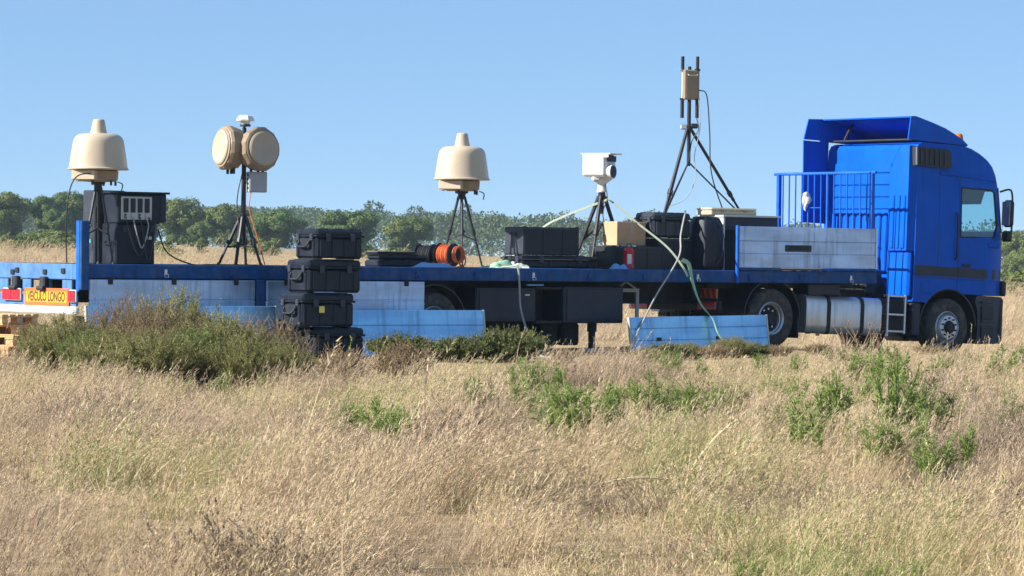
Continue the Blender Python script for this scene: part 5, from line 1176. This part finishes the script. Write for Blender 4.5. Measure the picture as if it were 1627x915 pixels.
scatter(15.0, 30.0, 34, 0.74, 1.2); scatter(30.0, 46.0, 24, 0.74, 1.6); scatter(46.0, 64.0, 15, 0.8, 2.0); scatter(64.0, 150.0, 1.6, 1.5, 4.0)
gmesh = bpy.data.meshes.new('dry_grass'); gmesh.from_pydata(pos, [], [])
for nm, ty, dat in (('rot', 'FLOAT_VECTOR', rot), ('scl', 'FLOAT_VECTOR', scl), ('tint', 'FLOAT', tin), ('idx', 'INT', idx)):
    at = gmesh.attributes.new(nm, ty, 'POINT'); at.data.foreach_set('vector' if ty == 'FLOAT_VECTOR' else 'value', np.array(dat, dtype=np.int32 if ty == 'INT' else np.float32).ravel())
go = inst('dry_grass', gmesh); gmesh.materials.append(MT['grass']); tag(go, 'dry straw coloured grass covering the whole field', 'grass', None, 'stuff')
ng = bpy.data.node_groups.new('scatter_tufts', 'GeometryNodeTree')
ng.interface.new_socket('Geometry', in_out='INPUT', socket_type='NodeSocketGeometry'); ng.interface.new_socket('Geometry', in_out='OUTPUT', socket_type='NodeSocketGeometry')
gi = ng.nodes.new('NodeGroupInput'); gout = ng.nodes.new('NodeGroupOutput'); ip = ng.nodes.new('GeometryNodeInstanceOnPoints')
ci = ng.nodes.new('GeometryNodeCollectionInfo'); ci.inputs['Collection'].default_value = tuft_col; ci.inputs['Separate Children'].default_value = True; ci.inputs['Reset Children'].default_value = True
ip.inputs['Pick Instance'].default_value = True
ar_ = ng.nodes.new('GeometryNodeInputNamedAttribute'); ar_.data_type = 'FLOAT_VECTOR'; ar_.inputs[0].default_value = 'rot'
as_ = ng.nodes.new('GeometryNodeInputNamedAttribute'); as_.data_type = 'FLOAT_VECTOR'; as_.inputs[0].default_value = 'scl'
ai_ = ng.nodes.new('GeometryNodeInputNamedAttribute'); ai_.data_type = 'INT'; ai_.inputs[0].default_value = 'idx'; ng.links.new(ai_.outputs[0], ip.inputs['Instance Index'])
ng.links.new(gi.outputs[0], ip.inputs['Points']); ng.links.new(ci.outputs[0], ip.inputs['Instance'])
ng.links.new(ar_.outputs[0], ip.inputs['Rotation']); ng.links.new(as_.outputs[0], ip.inputs['Scale']); ng.links.new(ip.outputs[0], gout.inputs[0])
md = go.modifiers.new('tufts', 'NODES'); md.node_group = ng

# ---- umbrella pines beyond the field
def crown_mesh(seed, rx, rz, nb, nl, ls, flat=0.55):
    r = random.Random(seed); lf = Leaves(); cl = []
    for i in range(nb):
        a = r.uniform(0, 6.28); q = math.sqrt(r.random()) * .86; zz = (1 - q * q) ** .5
        lvl = r.uniform(-.25, 1.0)
        c = Vector((math.cos(a) * q * rx * (1 - .18 * max(0, -lvl)), math.sin(a) * q * rx, rz * (zz * max(.0, lvl) * .85 + min(0, lvl) * .9)))
        cl.append((c, r.uniform(.20, .36) * rx))
    for c, s in cl:
        for k in range(nl):
            d = rv(r)
            while d.length > 1 or d.length < .2: d = rv(r)
            d.normalize(); d.z = d.z * .8 + .15; p = c + Vector((d.x * s, d.y * s, d.z * s * .75)) * r.uniform(.65, 1.08)
            t = rv(r).normalized(); t = t - d * t.dot(d) + d * .12; lf.leaf(p, t, d + rv(r) * .45, ls * r.uniform(.7, 1.3), ls * r.uniform(.5, .8))
    return raw_mesh('crown', lf.v, lf.f, 'pine')
crowns = [crown_mesh(60 + k, 3.6, 2.6, 52, 380, 0.27) for k in range(5)]
def trunk_mesh(seed):
    r = random.Random(seed); b = MB(); b.tube([(0, 0, -.3), (0.1, 0, 1.2), (0.05, .1, 2.6), (0.15, 0, 4.2)], [.24, .20, .17, .12], 8)
    for k in range(6):
        a = k * 1.05 + r.uniform(-.3, .3); e = Vector((math.cos(a) * 2.3, math.sin(a) * 2.3, 4.3 + r.uniform(0, 1))); b.tube([(0.05, .08, 2.4 + .2 * k), e * .5 + Vector((0, 0, 1.4)), e], [.10, .07, .03], 5)
    return b.mesh('trunk', 'bark')
trunks = [trunk_mesh(k) for k in range(3)]
pines = [ # pixel x, pixel y of the top, crown width in pixels, distance
    (4, 297, 88, 395, 'umbrella pine with dark dome behind the tail of the trailer'), (72, 306, 60, 400, 'pine with rounded crown beside the tail radome cable'), (108, 300, 78, 410, 'broad umbrella pine behind the tail radome'), (92, 328, 52, 380, 'low green pine in front of broad umbrella pine by the tail radome'),
    (165, 334, 62, 400, 'pine partly hidden behind the tall rack case'), (225, 322, 70, 405, 'pine partly hidden behind the connector rack'), (283, 307, 84, 400, 'umbrella pine between connector rack and radar mast'), (358, 320, 82, 410, 'umbrella pine standing behind the radar mast'),
    (322, 350, 44, 385, 'low pine between two umbrella pines left by the mast tripod'), (440, 327, 96, 385, 'wide umbrella pine behind the case stack beside the mast'), (552, 328, 96, 395, 'umbrella pine rising behind the black case stack'), (648, 338, 82, 400, 'round isolated pine before the far wood behind orange reel'), 
    (1622, 362, 84, 420, 'pine standing beyond the truck cab'), (1650, 385, 90, 410, 'low pine beyond the truck cab close to another pine')]
for i, (px, ty, wd, y, lb_) in enumerate(pines):
    p = at_dist(px, y); k = y / PF; hgt = (HORIZON + (px - PW / 2) * math.tan(ROLL) - ty) * k + CAM_Z - p.z; s = wd * 1.06 * k / 2 / 3.9
    t = thing('pine_tree', lb_, 'tree', Matrix.Translation(p) @ Matrix.Rotation(rnd.uniform(0, 6.28), 4, 'Z'), 'umbrella pines beyond the field')
    sv = min(1.25, max(0.75, hgt / (6.0 * s)))
    o = inst('crown', crowns[i % 5], t); o.scale = (s, s, s * sv); o.location = (0, 0, hgt - 3.1 * s * sv)
    o2 = inst('crown', crowns[(i + 2) % 5], t); o2.scale = (s * .62, s * .62, s * sv * .8); o2.location = (0.3, 0.2, hgt - 3.1 * s * sv - 2.1 * s * sv); o2.name = 'lower_crown'
    o = inst('trunk', trunks[i % 3], t); q = max(.3, (hgt - 1.9 * s * sv) / 4.6); o.scale = (s, s, q)
# small bushes at the feet of the pines and in the middle of the field
bushm = [crown_mesh(80 + k, 1.0, 0.9, 18, 150, 0.13) for k in range(3)]
def field_bush(px, y, rw_, lb_, dull=False):
    p = at_dist(px, y); k = y / PF; s = rw_ * k / 1.2
    t = thing('field_bush', lb_, 'bush', Matrix.Translation(p), 'round bushes in the far field')
    b = MB(); b.tube([(0, 0, -.1), (0, 0, .5 * s)], [.05, .03], 5); b.build('stem', 'bark', t)
    o = inst('foliage', bushm[int(px) % 3], t); o.scale = (s, s, s); o.location = (0, 0, .45 * s); o.rotation_euler.z = rnd.uniform(0, 6)
for (px, y, r_, lb_) in ((296, 330, 17, 'round green bush at the foot of the pines between rack and mast'), (35, 330, 12, 'small green bush below the dark domed pine'), (18, 230, 14, 'low bush in the field behind trailer tail below pines'), (75, 220, 16, 'low bush in the field behind the thin hanging cable'), (105, 205, 13, 'low bush in the field beside the rear stake'), (250, 250, 11, 'low bush in the field beside the connector rack'), (322, 230, 12, 'low bush in the field before the mast tripod'), (430, 250, 12, 'low bush in the field beside the stacked cases'), (590, 260, 12, 'low bush behind the flat bag on the deck'), (1618, 230, 12, 'low bush in the field beyond the truck bumper')):
    field_bush(px, y, r_, lb_)
for k in range(26):
    y = rnd.uniform(95, 330); px = rnd.choice((rnd.uniform(-20, 130), rnd.uniform(235, 470), rnd.uniform(560, 700), rnd.uniform(1595, 1640)))
    p = at_dist(px, y); o = inst('heath_shrub', bushm[k % 3]); s = rnd.uniform(.5, 1.1) * (0.6 + y / 300); o.matrix_world = Matrix.Translation((p.x, p.y, p.z + .2 * s)) @ Matrix.Rotation(rnd.uniform(0, 6), 4, 'Z') @ Matrix.Diagonal((s * 1.5, s * 1.2, s * .62, 1))
    tag(o, 'low spreading shrub scattered over the far field behind the trailer', 'shrub', 'low shrubs over the far field')
# ---- the far wood: one mass of crowns
r = random.Random(11); lf = Leaves()
for i in range(560):
    px = r.uniform(-260, 1900); y = r.uniform(700, 1000); d = ray(px, HORIZON); x = d.x / d.y * y; z = height(x, y)
    top = 8.6 + 2.6 * mnoise.noise((x * .012, y * .004, 2.0)) + r.uniform(-1.0, 1.0) + (y - 700) * 0.007
    s = r.uniform(2.6, 4.6)
    if r.random() < .05: top += r.uniform(1.0, 2.2); s *= .6
    for lay_ in range(2):
        c = Vector((x + r.uniform(-1, 1), y, z + top - s * .75 - lay_ * s * 1.1)); q = 1 + .5 * lay_
        for k in range(170 if lay_ == 0 else 90):
            d_ = rv(r).normalized(); p = c + Vector((d_.x * s * q, d_.y * s * q, d_.z * s * .72 * q)) * r.uniform(.72, 1.02); lf.leaf(p, rv(r), d_ + rv(r) * .5, r.uniform(.45, .85), r.uniform(.4, .65))
o = inst('far_wood', raw_mesh('far_wood', lf.v, lf.f, 'pine_far')); tag(o, 'hazy dark green wood stretching along the horizon', 'wood', None, 'stuff')

# ---- haze over the whole place
hm, ht_ = new_mat('thin_haze'); ho = N(ht_, 'ShaderNodeOutputMaterial'); pv = N(ht_, 'ShaderNodeVolumePrincipled')
pv.inputs['Color'].default_value = (0.52, 0.74, 1.0, 1); pv.inputs['Density'].default_value = 0.00014; pv.inputs['Anisotropy'].default_value = 0.0
ht_.links.new(pv.outputs[0], ho.inputs['Volume']); MT['haze'] = hm
o = MB().span((-3100, -3100, -6), (3100, 3100, 24)).build('haze', 'haze', None, 0); o['kind'] = 'stuff'; o['label'] = 'thin pale blue haze in the air over the field'; o['category'] = 'haze'
